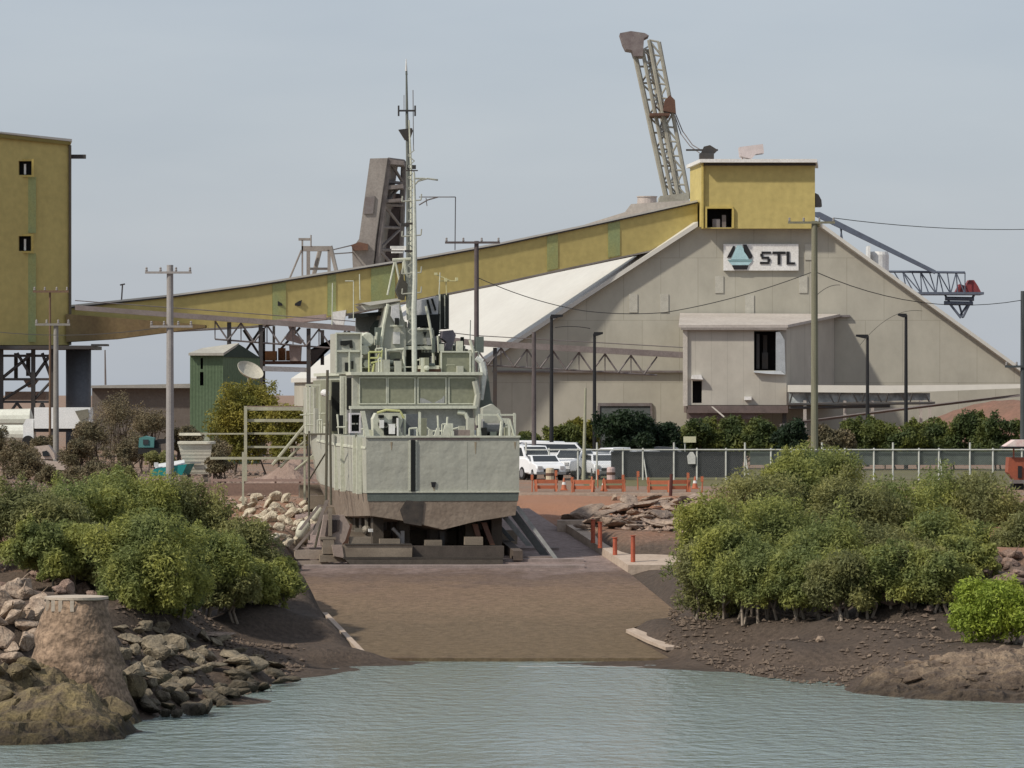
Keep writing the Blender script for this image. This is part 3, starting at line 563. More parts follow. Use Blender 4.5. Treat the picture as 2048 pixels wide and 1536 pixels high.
part('hatch', MB().pix([(730,395),(750,392),(746,427),(728,428)], 477.8, .18), steel, lg)
sd = MB(); sd.truss(P(777,318,478.5), P(752,545,478.5), P(808,322,483), P(800,545,483), 5, .30, .16)
sd.pix([(776,317),(808,322),(808,330),(775,328)], 478.2, 5).pix([(768,372),(806,368),(806,376),(768,380)], 478.4, 4).pix([(765,400),(805,396),(805,402),(764,406)], 478.4, 4)
part('side_lattice', sd, M('brown_lattice', (.20,.175,.165), (.10,.085,.08)), lg); part('inner_plate', MB().pix([(768,420),(800,415),(800,545),(750,545)], 483, 1.5).pix([(770,385),(806,388),(806,415),(768,420)], 484, 1), M('dark_brown', (.085,.065,.065), rough=.8), lg)
part('ledge', MB().pix([(702,490),(718,484),(736,488),(736,500),(706,501)], 477, 1.2), rust, lg)
part('ladder', MB().pix([(783,492),(813,492),(813,500),(783,500)], 475, 1), white, lg)
gn = T('loader_gantry', 'small brown steel gantry frame on the skyline left of the leaning tower', 'gantry', P(625, 560, 470))
mb = MB(); mb.pbox(603,492,662,502,470,1.2).pbox(603,480,606,560,470,.5).pbox(613,502,620,556,473,.4).pbox(655,500,661,548,470,.5).tube(P(661,492,470),P(674,548,470),.2).tube(P(640,500,472),P(626,556,472),.22).tube(P(603,500,470),P(578,560,470),.09).pbox(615,535,660,540,471,.4).pbox(597,476,622,481,470,.5).tube(P(622,470,470),P(622,492,470),.08)
part('frame', mb, brownst, gn); part('cable', MB().tube(P(664,500,470),P(706,490,478),.06).tube(P(664,508,470),P(706,505,478),.06), steel, gn)
blue = M('blue_grey_boom', (.13,.155,.20), (.09,.10,.13), rough=.6)
sb = T('slewing_boom', 'blue grey sloping boom and lattice platform with red winch beyond the right roof slope', 'crane', P(1830, 600, 470))
mb = MB(); mb.prism([P(1625,424,468), P(1640,424,468), P(1872,541,468), P(1870,548,468), P(1625,430,468)], (0,.6,0)); part('boom', mb, blue, sb)
part('hanger', MB().tube(P(1680,450,468.3),P(1686,486,468.3),.07).tube(P(1684,450,468.3),P(1680,486,468.3),.07), blue, sb)
mb = MB(); mb.truss(P(1770,543,469), P(1930,545,469), P(1800,587,469), P(1930,588,469), 9, .12, .06).truss(P(1770,543,473), P(1930,545,473), P(1800,587,473), P(1930,588,473), 9, .12, .06).pbox(1838,584,1968,589,468.6,4.5); part('lattice_platform', mb, blue, sb)
part('winch', MB().pix([(1912,584),(1920,568),(1932,572),(1938,560),(1948,560),(1956,572),(1962,584)], 469.5, 2), M('winch_red', (.30,.045,.05), (.12,.04,.04), rough=.6), sb)
mb = MB(); mb.tube(P(1890,597,469.5),P(1948,598,469.5),.2).tube(P(1888,606,469.5),P(1946,607,469.5),.2).tube(P(1948,590,469.5),P(1926,634,469.5),.12).tube(P(1900,608,469.5),P(1922,636,469.5),.12).tube(P(1918,608,470),P(1926,636,470),.1).tube(P(1936,608,470),P(1918,634,470),.1).tube(P(1890,590,470),P(1900,606,470),.1); part('lower_frame', mb, blue, sb)
mb = MB(); mb.lathe(P(1757,545,462), [(1.0,0),(1.0,1.7),(.9,2.0)], 20); mb.box(P(1735,0,461).x, P(1740,0,461).x, 460.5, 463, P(0,545,461).z, P(0,492,461).z)
solo('white_tank', mb, white, 'white tank on the shed roof slope below the blue grey boom', 'tank', P(1757,545,462), smooth=False)
mb = MB(); mb.pix([(1170,449),(1250,424),(1262,408),(1390,400),(1394,420),(1200,462)], 420, 10)
rs = T('rear_roof', 'pale pink low roof showing above the mustard gallery', 'roof', P(1290, 450, 420)); part('sheet', mb, M('pinkish_roof', (.5,.42,.38)), rs)
solo('roof_drum', MB().lathe(P(1294,412,425), [(.88,0),(.85,.75),(.92,.78),(.92,.86)], 20), M('drum_pale', (.48,.42,.38)), 'pale round drum vent on the low pink roof above the gallery', 'vent', P(1294,410,425))
# ------------------------------------------------------------------ the ship on the slip
YAW = math.radians(8.0)
TX, TY = (886-CX)/F*200, 200.0
ship = T('patrol_ship', 'pale grey green naval patrol ship hauled out on the slipway, stern towards the water', 'ship', (TX, TY, 2.5), rotz=YAW)
rt = Vector((math.cos(YAW), math.sin(YAW), 0)); fw = Vector((-math.sin(YAW), math.cos(YAW), 0)); RZ = 2.5
def B(px, py, v):
    """photo pixel on the cross-section v metres forward of the transom, in ship coordinates"""
    d = Vector(((px-CX)/F, 1, (HY-py)/F)); T0 = Vector((TX, TY, 0)); C0 = Vector((0, 0, 0))
    t = (v+T0.dot(fw))/(d.dot(fw)); p = d*t
    q = p-T0; return Vector((q.dot(rt), v, p.z+CH-RZ))
class SB(MB):
    def pix(s, pts, v, depth): return s.prism([B(x, y, v) for x, y in pts], (0, depth, 0))
    def pbox(s, x0, y0, x1, y1, v, depth): return s.pix([(x0,y1),(x1,y1),(x1,y0),(x0,y0)], v, depth)
    def frame(s, x0, y0, x1, y1, t, v, d):
        return s.pbox(x0,y0,x1,y0+t,v,d).pbox(x0,y1-t,x1,y1,v,d).pbox(x0,y0+t,x0+t,y1-t,v,d).pbox(x1-t,y0+t,x1,y1-t,v,d)
    def line(s, pts, v, r, n=6): return s.path([B(x, y, v) for x, y in pts], r, n)
sg = M('ship_grey_green', (.425,.43,.365), (.345,.345,.285), rough=.6, scale=.9, streak=(2.2,2.2,.22), bump=.10, bscale=.9, contrast=.38, fine=.05)
sgl = M('ship_light_trim', (.58,.59,.48), (.48,.49,.40), rough=.6, scale=1)
olive = M('ship_olive_panel', (.25,.255,.18), (.21,.215,.155), rough=.7, scale=.7)
boot = M('fouled_brown_bottom', (.30,.245,.19), (.19,.145,.11), rough=.85, scale=.7, contrast=.22, bump=.03, bscale=5)
dgreen = M('dark_green_grey', (.14,.165,.145), rough=.6)
pgrey = M('ship_deck_grey', (.33,.34,.33), (.26,.26,.25), rough=.6)
deckr = M('deck_pinkish', (.30,.24,.21), (.2,.16,.14), rough=.8)
sdark = M('ship_dark_gap', (.018,.02,.018), rough=.9)
# stations v: (half beam deck, half beam waterline, deck z, chine z, bilge half, bilge z, keel z)
ST = [(0,3.22,3.20,7.66,5.35,3.05,4.42,3.83),(4,3.42,3.36,7.68,5.34,3.2,4.3,3.6),(10,3.58,3.48,7.72,5.36,3.2,4.15,3.4),(17,3.58,3.42,7.85,5.42,2.9,4.0,3.3),(24,3.3,2.9,8.1,5.5,2.2,4.0,3.3),(30,2.5,1.8,8.5,5.6,1.2,4.1,3.4),(35,1.3,.7,9.0,5.8,.4,4.4,3.6),(38.5,.12,.06,9.4,6.2,.05,5.0,4.2)]
def loft(rows, mbx, close=True):
    n = len(rows[0]); k = len(mbx.v); mbx.v += [p for r in rows for p in r]
    for j in range(len(rows)-1):
        for i in range(n-1): mbx.f.append((k+j*n+i, k+j*n+i+1, k+(j+1)*n+i+1, k+(j+1)*n+i))
    if close: mbx.f.append(tuple(range(k, k+n))); mbx.f.append(tuple(range(k+(len(rows)-1)*n, k+len(rows)*n))[::-1])
rows = []; rows2 = []
for v, bd, bw_, zd, zw, bb, zb_, zk in ST:
    rk = -.0
    rows.append([(-bw_, v, zw-RZ), (-bd, v, zd-.5-RZ), (-bd, v, zd-RZ), (bd, v, zd-RZ), (bd, v, zd-.5-RZ), (bw_, v, zw-RZ)])
    rows2.append([(-bw_+.02, v, zw-RZ-.002), (-bw_*.995+.02, v, zw-.12-RZ), (-bb, v, zb_-RZ), (-bb*.45, v, zb_-.35*(zb_-zk)-RZ-.05), (0, v, zk-RZ), (bb*.45, v, zb_-.35*(zb_-zk)-RZ-.05), (bb, v, zb_-RZ), (bw_*.995-.02, v, zw-.12-RZ), (bw_-.02, v, zw-RZ-.002)])
h1 = MB(); loft(rows, h1); h1.v = [(x, y+.0, z) for x, y, z in h1.v]; part('hull', h1, sg, ship, local=True)
h2 = MB(); loft(rows2, h2); part('hull_bottom', h2, boot, ship, local=True)
part('transom_skirt', SB().prism([(-3.19,-.04,5.36-RZ),(3.19,-.04,5.36-RZ),(3.16,-.02,5.02-RZ),(-3.16,-.02,5.02-RZ)], (0,.03,0)), dgreen, ship, local=True)
part('transom_lip', MB().box(-3.23,3.23,-.07,-.005,5.37-RZ,5.43-RZ), sgl, ship, local=True)
part('bulwark_cap', MB().box(-3.25,3.25,-.06,.12,7.665-RZ,7.74-RZ), sgl, ship, local=True)
part('rubber_strip', SB().pbox(822, 880, 830.5, 983, -.09, .06), M('black_rubber', (.012,.014,.013), rough=.7), ship, local=True)
part('strip_trim', SB().pbox(817.5, 880, 821.5, 981, -.03, .025).pbox(831, 880, 834.5, 981, -.03, .025), sgl, ship, local=True)
part('stain_plate', SB().pix([(812,1001),(848,1003),(843,1052),(808,1046),(800,1020)], -.045, .04), M('soot', (.04,.037,.035), (.085,.07,.058), rough=.9, scale=2.2, contrast=.15), ship, local=True)
part('exhaust_outlet', SB().pix([(862,964),(872,964),(870,974),(864,974)], -.05, .04), black, ship, local=True)
# port side fenders and draught marks
pf = MB()
for v in (1.2, 2.6, 6.5, 9): pf.box(-3.62+(0.12 if v < 3 else 0), -3.40+(0.12 if v < 3 else 0), v-.09, v+.09, 5.3-RZ, 7.7-RZ)
each('fender_rib', pf, sgl, ship, local=True)
part('hull_belt', MB().prism([(-3.25,0,7.2-RZ),(-3.45,4,7.2-RZ),(-3.62,10,7.25-RZ),(-3.62,17,7.35-RZ)], (0,0,.09)), sgl, ship, local=True)
sm = SB()
for y in (900, 912, 924, 937): sm.pbox(710, y, 714, y+6, -.0, .01)
for y in (905, 918, 930): part('draught_mark', MB().box(-3.41,-3.37,1.7,1.95, 5.9+(935-y)*.02-RZ, 6.02+(935-y)*.02-RZ), white, ship, local=True)
# shafts, struts and rudders
sh = SB(); sh.line([(785,1056),(800,1072),(806,1088)], .6, .07); sh.pbox(802,1062,809,1087,.5,.5)
part('shaft_strut', sh, M('pale_shaft', (.33,.31,.29)), ship, local=True)
part('rudder', SB().pix([(879,1062),(890,1062),(889,1092),(882,1092)], .8, .9), dsteel, ship, local=True)
part('propeller', MB().lathe(tuple(B(733,1060,2.5)), [(.05,-.2),(.18,-.1),(.2,.1),(.1,.3)], 10, 'Y').box(*[B(733,1060,2.5).x-.06, B(733,1060,2.5).x+.06], 2.45, 2.55, B(733,1060,2.5).z-.5, B(733,1060,2.5).z+.5).box(B(733,1060,2.5).x-.5, B(733,1060,2.5).x+.5, 2.45, 2.55, B(733,1060,2.5).z-.08, B(733,1060,2.5).z+.08), M('bronze', (.3,.27,.22), metal=.5), ship, local=True)
part('anode', SB().pbox(738,1058,757,1064,1.0,.3), white, ship, local=True)
# superstructure
VB = 8.0
def lb(x0, x1, y0, y1, z0, z1): return MB().box(x0, x1, y0, y1, z0-RZ, z1-RZ)
zt0 = B(0, 750, VB).z; zt1 = B(0, 812, VB).z; xl, xr = B(706, 0, VB).x, B(958, 0, VB).x
dh = T  # keep name short
body = part('deckhouse', MB().box(xl, xr, VB, 24, zt1, zt0), sg, ship, local=True)
part('deckhouse_roof', MB().box(xl-.12, xr+.12, VB-.3, 24.1, zt0+.004, zt0+.14), sgl, ship, local=True)
for x0, x1 in ((721,771),(778,828),(838,890),(900,950)):
    wd = part('shuttered_window', SB().pbox(x0, 757, x1, 806, VB-.04, .03), olive, ship, local=True)
    part('frame', SB().frame(x0-3, 754.5, x1+3, 808.5, 2.2, VB-.08, .075), sgl, wd, local=True)
part('panel_patch', SB().pix([(840,806),(840,796),(848,797),(866,806)], VB-.07, .028).pix([(868,806),(884,797),(889,790),(889,806)], VB-.07, .028), pgrey, ship, local=True)
part('deckhouse_ledge', SB().pix([(700,812),(952,811),(954,817),(700,818)], VB-.45, .44), sgl, ship, local=True)
part('lower_bulkhead', SB().pix([(702,818),(946,818),(946,874),(702,874)], VB+.05, 12), pgrey, ship, local=True)
part('bulkhead_shade', SB().pix([(745,826),(812,824),(812,870),(745,870)], VB-.1, .12), M('ship_shade_grey', (.13,.14,.14)), ship, local=True)  # flat plate; the shade below the ledge is put into its grey
part('bulkhead_pipe', SB().line([(838,822),(842,845),(862,862),(930,862)], VB-.15, .035).line([(936,874),(936,838),(930,826),(915,824)], VB-.3, .10), sgl, ship, local=True)
# aft deck fittings, left winch
w1 = part('stern_winch', SB().pix([(748,872),(746,838),(752,826),(800,826),(806,840),(800,858),(806,872)], 2.0, .9), sgl, ship, local=True)
part('drum', SB().pbox(757,830,768,836,1.9,.08).pbox(785,832,796,846,1.9,.08).pbox(757,845,775,852,1.9,.08).pbox(768,855,796,871,1.9,.08), sdark, w1, local=True)
part('yellow_guard', SB().line([(754,826),(772,820),(800,822),(808,836)], 1.8, .05), M('pale_yellow', (.55,.55,.25)), w1, local=True)
each('white_fitting', SB().pbox(760,840,768,856,1.7,.2).pbox(778,848,790,868,1.7,.2).pbox(794,836,797,872,1.7,.2), white, w1, local=True)
part('louvre_panel', SB().pbox(812,828,836,868,3.0,.4), M('slate', (.12,.13,.14)), ship, local=True)
each('post', SB().pbox(838,824,842,874,2.5,.2).pbox(808,828,812,874,2.5,.2), sgl, ship, local=True)
bx = part('deck_locker', SB().frame(700,826,722,866,3,1.2,.6), M('lilac_white', (.62,.60,.62)), ship, local=True)
part('vent_grille', SB().pbox(704,830,718,846,1.5,.2).pbox(704,849,718,862,1.5,.2), sdark, bx, local=True)
part('davit_post', SB().pix([(722,822),(730,822),(740,874),(731,874)], 1.0, .3), sgl, ship, local=True)
# bollards and hatch on the stern
part('deck_hatch', SB().pbox(905,860,940,872,1.0,1.2), deckr, ship, local=True)
each('fairlead', SB().pix([(868,874),(874,856),(880,856),(877,874)], .5, .2).pix([(884,874),(890,850),(898,848),(896,858),(902,874)], .5, .2).pbox(903,862,908,878,.4,.2), sgl, ship, local=True)
part('deck_strip', SB().pix([(815,880),(842,873),(960,874),(960,880)], -.02, .5), deckr, ship, local=True)
# right winch frames
w2 = part('starboard_winch', SB().frame(958,828,1032,878,3.5,1.6,.25), sgl, ship, local=True)
part('drum', MB().lathe(tuple((B(965,858,2.2)+B(1005,858,2.2))/2), [(.42,-.45),(.42,-.38),(.25,-.36),(.25,.36),(.42,.38),(.42,.45)], 16, 'X'), M('winch_steel', (.30,.30,.29), metal=.3), w2, local=True)
part('backing', SB().pix([(962,874),(962,846),(1010,846),(1010,874)], 2.9, .1), sdark, w2, local=True)
part('cover', SB().pix([(966,846),(966,816),(985,808),(1000,820),(1006,846)], 2.4, .8), sg, w2, local=True)
each('stanchion', SB().pbox(1016,838,1021,878,.8,.12).pbox(1027,826,1031,878,.8,.12).line([(1020,840),(1030,876)], .8, .04).line([(995,828),(1004,842),(1001,872)], .8, .07), sgl, ship, local=True)
# port walkway posts, dark doorway and ladder
part('port_bulkhead', SB().pbox(662,760,706,868,VB+2.5,8), olive, ship, local=True)
part('doorway', SB().pbox(664,764,681,862,VB+2.4,.09), sdark, ship, local=True)
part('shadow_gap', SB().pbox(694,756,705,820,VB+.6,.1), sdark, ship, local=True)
pp = SB().pbox(681,752,688,868,VB+1,.3).pbox(689,752,693,868,VB+1,.2).pbox(655,768,662,868,VB+4,.3).pbox(614,772,618,868,VB+7,.2).pbox(622,772,626,868,VB+7,.2).pbox(638,772,642,868,VB+7,.2).pbox(612,768,662,772,VB+7,.2)
each('walkway_post', pp, sgl, ship, local=True)
part('forward_house', SB().pix([(628,775),(660,772),(660,868),(628,868)], VB+9, 5), sg, ship, local=True)
part('liferaft', MB().lathe(tuple(B(650,786,VB+2)), [(.05,-.5),(.15,-.45),(.16,.4),(.05,.5)], 12, 'Y'), white, ship, local=True)
part('guard_rail', SB().line([(600,830),(665,826),(700,836)], VB+5, .03).line([(610,850),(665,848),(700,856)], VB+5, .03).line([(612,868),(612,825)], VB+5, .03).line([(640,868),(640,825)], VB+5, .03), sgl, ship, local=True)
# upper deck gear
V2 = 10.0
c1 = part('signal_cabin', SB().pbox(672,667,722,746,V2,2.5), sg, ship, local=True)
part('frame', SB().frame(671,665,724,748,3,V2-.1,.09).pbox(674,700,720,704,V2-.1,.09).pbox(697,704,700,746,V2-.1,.09), sgl, c1, local=True)
each('opening', SB().pix([(681,682),(704,680),(706,696),(700,696),(699,687),(692,692),(681,690)], V2-.06, .05).pbox(690,725,696,742,V2-.06,.05).pbox(703,722,707,738,V2-.06,.05), sdark, c1, local=True)
each('engine_intake', MB().lathe(tuple(B(733,680,V2+.5)), [(.28,-.3),(.34,-.1),(.34,.3),(.2,.5)], 12, 'Y').lathe(tuple(B(728,700,V2+.3)), [(.2,-.25),(.24,.0),(.2,.4)], 12, 'Y').lathe(tuple(B(733,728,V2+.3)), [(.16,-.25),(.2,.0),(.16,.4)], 12, 'Y'), sgl, ship, local=True)
part('intake_opening', SB().pbox(742,700,750,714,V2+.2,.1).pbox(736,716,744,722,V2-.1,.1), sdark, ship, local=True)
part('stair_rail', SB().line([(738,744),(738,704),(762,704)], V2-.2, .045).line([(740,716),(756,716),(758,708)], V2-.2, .04).line([(742,726),(762,722),(764,700)], V2-.2, .04).line([(745,746),(748,728)], V2-.2,.04), M('yellow_green_rail', (.48,.50,.22)), ship, local=True)
part('gear_box', SB().pbox(742,726,766,746,V2,1).pbox(724,716,740,746,V2+.3,1.2), olive, ship, local=True)
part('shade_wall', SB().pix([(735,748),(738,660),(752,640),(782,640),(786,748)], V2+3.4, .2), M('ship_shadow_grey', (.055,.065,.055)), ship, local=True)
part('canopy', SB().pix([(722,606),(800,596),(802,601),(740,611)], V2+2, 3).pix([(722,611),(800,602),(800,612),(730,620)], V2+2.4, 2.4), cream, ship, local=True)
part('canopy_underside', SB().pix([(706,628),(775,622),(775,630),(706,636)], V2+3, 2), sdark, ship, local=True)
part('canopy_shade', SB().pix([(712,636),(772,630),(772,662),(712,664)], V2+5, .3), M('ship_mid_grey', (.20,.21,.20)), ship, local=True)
fn = part('funnel', SB().pix([(768,746),(764,700),(768,655),(775,612),(800,606),(812,660),(812,746)], V2+1, 3.5), sg, ship, local=True)
part('trim', SB().line([(764,746),(762,690),(768,650),(776,608)], V2+.9, .07).line([(770,702),(808,698),(806,736),(772,738),(770,702)], V2+.8, .06).line([(780,652),(806,652)], V2+.8, .05), sgl, fn, local=True)
part('panel', SB().pbox(786,664,800,688,V2+.92,.07), white, fn, local=True)
part('hatch', SB().pbox(780,704,800,730,V2+.9,.09), olive, fn, local=True)
part('ventilator', SB().pix([(784,612),(798,608),(800,640),(792,648),(782,632)], V2+.7, .2), M('pale_vent', (.6,.6,.6)), fn, local=True)
part('ventilator_gap', SB().pbox(790,636,798,650,V2+.6,.1), sdark, fn, local=True)
mh = part('mast_house', SB().pix([(812,746),(812,690),(870,688),(868,660),(830,656),(812,656)], V2+1.2, 3), sg, ship, local=True)
part('trim', SB().pbox(812,692,866,699,V2+1.05,.14).pbox(834,656,866,660,V2+1.05,.14).line([(868,746),(866,690),(858,640),(852,612)], V2+1, .06), sgl, mh, local=True)
each('opening', SB().pix([(846,664),(854,664),(850,674)], V2+1.1, .08).pbox(866,720,872,744,V2+1.0,.1), sdark, mh, local=True)
part('black_vent', SB().pix([(833,630),(880,628),(878,668),(872,676),(866,662),(850,652),(834,656)], V2+1.6, 1.6), sdark, ship, local=True)
part('vent_hood', SB().pix([(832,602),(878,592),(876,630),(832,630)], V2+1.7, 2), M('pale_vent', (.6,.6,.6)), ship, local=True)
each('hood_slat', SB().pix([(853,600),(857,599),(864,627),(860,628)], V2+1.6, .08).pix([(862,598),(866,597),(873,620),(870,622)], V2+1.6, .08), sdark, ship, local=True)
part('stack', SB().pbox(881,588,898,658,V2+3,1.5), M('dark_stack', (.05,.055,.045)), ship, local=True)
each('stack_trim', SB().pbox(879,588,881,660,V2+2.9,.2).pbox(889,590,890.5,656,V2+2.9,.09), sgl, ship, local=True)
part('flood_bar', SB().pbox(836,731,878,738,V2-.3,.4), M('cream_bar', (.66,.64,.5)), ship, local=True)
part('bar_support', SB().pbox(834,738,882,745,V2-.2,.3), rust, ship, local=True)
part('aerial_box', SB().pbox(884,706,938,746,V2,2), olive, ship, local=True)
part('box_frame', SB().frame(881,702,942,749,3,V2-.1,.09).line([(946,746),(946,700),(940,680)], V2, .07), sgl, ship, local=True)
rdr = part('gun_mount', SB().pix([(884,676),(886,662),(906,660),(912,670),(908,684),(902,700),(888,703),(894,684)], V2+.5, .9), M('gunmetal', (.13,.12,.14), rough=.5), ship, local=True)
each('white_drum', SB().pbox(878,688,888,702,V2+.2,.5).pbox(914,682,926,704,V2+.2,.5), sgl, ship, local=True)
rf = random.Random(21); pal = [sg, sgl, olive, sdark, pgrey, sgl, sg, sdark, dgreen]
def clutter(x0, x1, yb, h0, h1, v0, v1, n_, w0=5, w1=16):
    for i in range(n_):
        x = rf.uniform(x0, x1); wd_ = rf.uniform(w0, w1); h_ = rf.uniform(h0, h1); v = rf.uniform(v0, v1); c_ = rf.choice(pal); q = SB(); kd = rf.random()
        if kd < .5: q.pix([(x,yb),(x+wd_,yb),(x+wd_,yb-h_),(x,yb-h_)], v, rf.uniform(.2,.7)); nm = 'deck_fitting'
        elif kd < .72: q.line([(x,yb),(x,yb-h_),(x+wd_,yb-h_-rf.uniform(0,3)),(x+wd_,yb)], v, .035); nm = 'pipe_frame'; c_ = sgl
        elif kd < .88: q.lathe(tuple(B(x, yb-h_*.5, v)), [(.02,-.2),(wd_/110,-.18),(wd_/110,.18),(.02,.2)], 10, rf.choice('XYZ')); nm = 'drum'
        else: q.line([(x,yb),(x+rf.uniform(-4,4),yb-h_*1.4)], v, .045); nm = 'stanchion'; c_ = sgl
        part(nm, q, c_, ship, local=True)
clutter(738, 945, 745, 12, 48, 9.0, 11.5, 30)
clutter(700, 1020, 876, 10, 40, .8, 5.5, 34)
clutter(775, 880, 690, 10, 40, 11.0, 13, 12)
clutter(612, 700, 868, 14, 60, 7, 14, 12, 4, 10)
part('shade_backing', SB().pix([(724,746),(728,690),(760,676),(812,668),(905,690),(940,700),(944,746)], V2+4.0, .4), M('ship_shade_olive', (.12,.125,.095)), ship, local=True)  # added dark backing; shade between the deck gear is put into its colour
for x in (934,): part('weld_seam', SB().pbox(x, 884, x+.7, 980, -.006, .006), M('seam', (.34,.35,.28)), ship, local=True)
rs_ = M('rust_streak', (.26,.19,.12), (.33,.30,.22), rough=.9, scale=2.5, streak=(3,3,.4))
for x, y, h in ((783,884,16),(951,884,24),(1030,884,14),(868,975,8)): part('rust_streak', SB().pix([(x-2.2,y),(x+2.2,y),(x+.6,y+h),(x-.4,y+h)], -.009, .01), rs_, ship, local=True)
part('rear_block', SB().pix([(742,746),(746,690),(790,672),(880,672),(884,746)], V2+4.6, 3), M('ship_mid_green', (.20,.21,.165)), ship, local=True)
# davit arm at the right
part('davit_arm', SB().line([(952,716),(964,724),(968,744),(966,770),(963,800)], V2-2, [.1,.15,.16,.12,.08]), M('davit_white', (.60,.62,.57)), ship, local=True)
part('davit_back', SB().pix([(955,800),(962,800),(968,770),(974,740),(978,760),(982,800),(992,816),(958,816)], V2-1.4, .4), dgreen, ship, local=True)
part('duct', SB().line([(950,762),(956,790),(952,815),(957,850)], V2-2.2, .14), sg, ship, local=True)
# masts
VM = 12.0
mst = part('mainmast', SB().line([(817,600),(817,480),(816,330),(814,240),(813,150)], VM, [.12,.11,.09,.07,.04], 8).line([(813,150),(812.5,122)], VM, [.05,.02]), M('mast_dark', (.17,.18,.16), (.10,.11,.10)), ship, local=True)
part('mast_tip', SB().line([(812.4,142),(812.4,118)], VM, [.05,.02]), white, mst, local=True)
part('aerial_cross', SB().pbox(799,219.5,829,223,VM-.1,.1).pbox(796,211,799,232,VM-.1,.1).pbox(829,211,832,232,VM-.1,.1), dsteel, mst, local=True)
each('platform', SB().pix([(798,259),(824,256),(826,262),(820,280),(811,280)], VM-.1, .3).pbox(814,330,832,338,VM-.1,.2).pbox(802,446,832,453,VM-.1,.3), dsteel, mst, local=True)
part('yard', SB().line([(822,378),(836,362),(855,357),(876,360)], VM, .04).line([(826,357),(850,357)], VM, .04), sg, mst, local=True)
part('wire_aerial', SB().line([(838,394),(911,394),(910,500)], VM+1, .022).line([(838,410),(855,400),(876,394)], VM+1, .03).line([(852,396),(854,412)], VM+1, .02), steel, mst, local=True)
part('aerial_rod', SB().line([(827,300),(826,180)], VM, .018).line([(808,190),(808,220)], VM, .015), steel, mst, local=True)
wm = part('pole_mast', SB().line([(829,746),(828,620),(830,560),(829,400),(828,345)], VM-2.2, [.12,.12,.11,.07,.05], 8), M('mast_pale', (.58,.60,.52)), ship, local=True)
tp = SB(); tp.line([(775,590),(789,524),(790,518)], VM-1, .045).line([(790,520),(808,600)], VM-1, .05).line([(785,520),(822,518)], VM-1, .07).line([(817,640),(814,560),(808,520)], VM-1, .08).line([(806,522),(806,590)], VM-1,.04)
part('tripod', tp, sgl, ship, local=True)
part('mast_gear', SB().pix([(792,580),(797,566),(804,540),(808,560),(816,568),(814,584),(808,600),(799,598)], VM-1.3, .5), M('gear_dark', (.08,.075,.06)), ship, local=True)
each('navigation_light', SB().pbox(782,492,808,497,VM-1,.3).pbox(784,503,806,506,VM-1,.3), white, ship, local=True)
each('mast_bracket', SB().pbox(812,340,836,342,VM-1.5,.2).pbox(812,445,832,449,VM-1.5,.2).pbox(810,500,832,504,VM-1.5,.2), dsteel, ship, local=True)
for q_, v_ in (([(690,562),(707,562),(707,640)], V2), ([(665,566),(664,650)], V2+2), ([(878,590),(880,545)], V2), ([(720,600),(719,548)], V2+1), ([(940,690),(941,640)], V2+1)): part('whip_aerial', SB().line(q_, v_, .022), sgl, ship, local=True)
part('lamp_cluster', SB().line([(870,548),(902,562)], V2+.2, .02).pbox(869,545,875,550,V2,.15).pbox(889,556,894,563,V2,.15).pbox(911,555,916,561,V2,.15).line([(876,562),(915,562)], V2+.2, .02).line([(892,562),(893,590)], V2+.2, .02), M('lamp_yellow', (.65,.62,.35)), ship, local=True)
part('upper_rail', SB().line([(712,748),(712,735),(950,733),(950,748)], V2+.1, .025).line([(760,746),(760,735)], V2+.1, .02).line([(880,746),(880,734)], V2+.1,.02), sgl, ship, local=True)
rg_ = SB()
rg_.line([((816 if i % 2 else 829), y) for i, y in enumerate(range(300, 690, 11))], VM-1.2, .028, 4)
part('mast_lattice', rg_, sg, mst, local=True)
part('mast_lattice_leg', SB().line([(822,690),(823,500),(822,330),(818,240)], VM-.6, [.09,.07,.05,.03], 6), sgl, mst, local=True)
clutter(672, 760, 690, 8, 36, 10.4, 13, 10)
clutter(840, 955, 705, 8, 34, 10.4, 13, 14)
clutter(780, 850, 660, 8, 40, 12, 14, 8)
for y in (585, 545, 470, 400): part('mast_spreader', SB().line([(804,y+3),(842,y)], VM-1.4, .03).line([(804,y+3),(805,y-8)], VM-1.4, .03).line([(842,y),(843,y-12)], VM-1.4, .03), sg, mst, local=True)
# ------------------------------------------------------------------ cradle (own thing, same heading)
tim = M('cradle_timber', (.30,.25,.19), (.16,.13,.10), rough=.9, scale=2, streak=(.3,1,1))
cr = T('slip_cradle', 'wide timber and steel slip cradle carrying the ship', 'cradle', (TX, TY, 2.5), rotz=YAW)
cb2 = SB()
cb2.pbox(668,1090,824,1114,-.9,.45)
part('front_beam', cb2, tim, cr, local=True)
part('front_beam', SB().pbox(826,1092,1008,1115,-.55,.45), M('shaded_beam', (.11,.09,.075), (.06,.05,.042), rough=.9, scale=2), cr, local=True)  # darker timber colour carries the shade on the right half of the beam
part('beam_end', SB().pix([(664,1090),(684,1090),(688,1116),(668,1112)], -.95, .3), M('brown_pad', (.36,.285,.24)), cr, local=True)
each('stacked_block', SB().pbox(700,1074,742,1088,-.3,.4).pbox(760,1078,800,1089,-.1,.4).pbox(930,1074,966,1090,-.1,.4).pbox(850,1080,884,1091,.1,.4).pbox(640,1110,690,1124,-.6,.4), tim, cr, local=True)
part('beam_cap', SB().pbox(690,1088,824,1090,-.95,.5).pbox(686,1114.5,1006,1118,-1.0,.3), M('beam_cap_dark', (.07,.06,.05)), cr, local=True)
part('lower_beam', SB().pix([(690,1119),(1006,1119),(1006,1129),(700,1129)], -1.0, .5), M('dark_timber', (.07,.06,.05), (.12,.10,.08)), cr, local=True)  # dark brown mottled timber
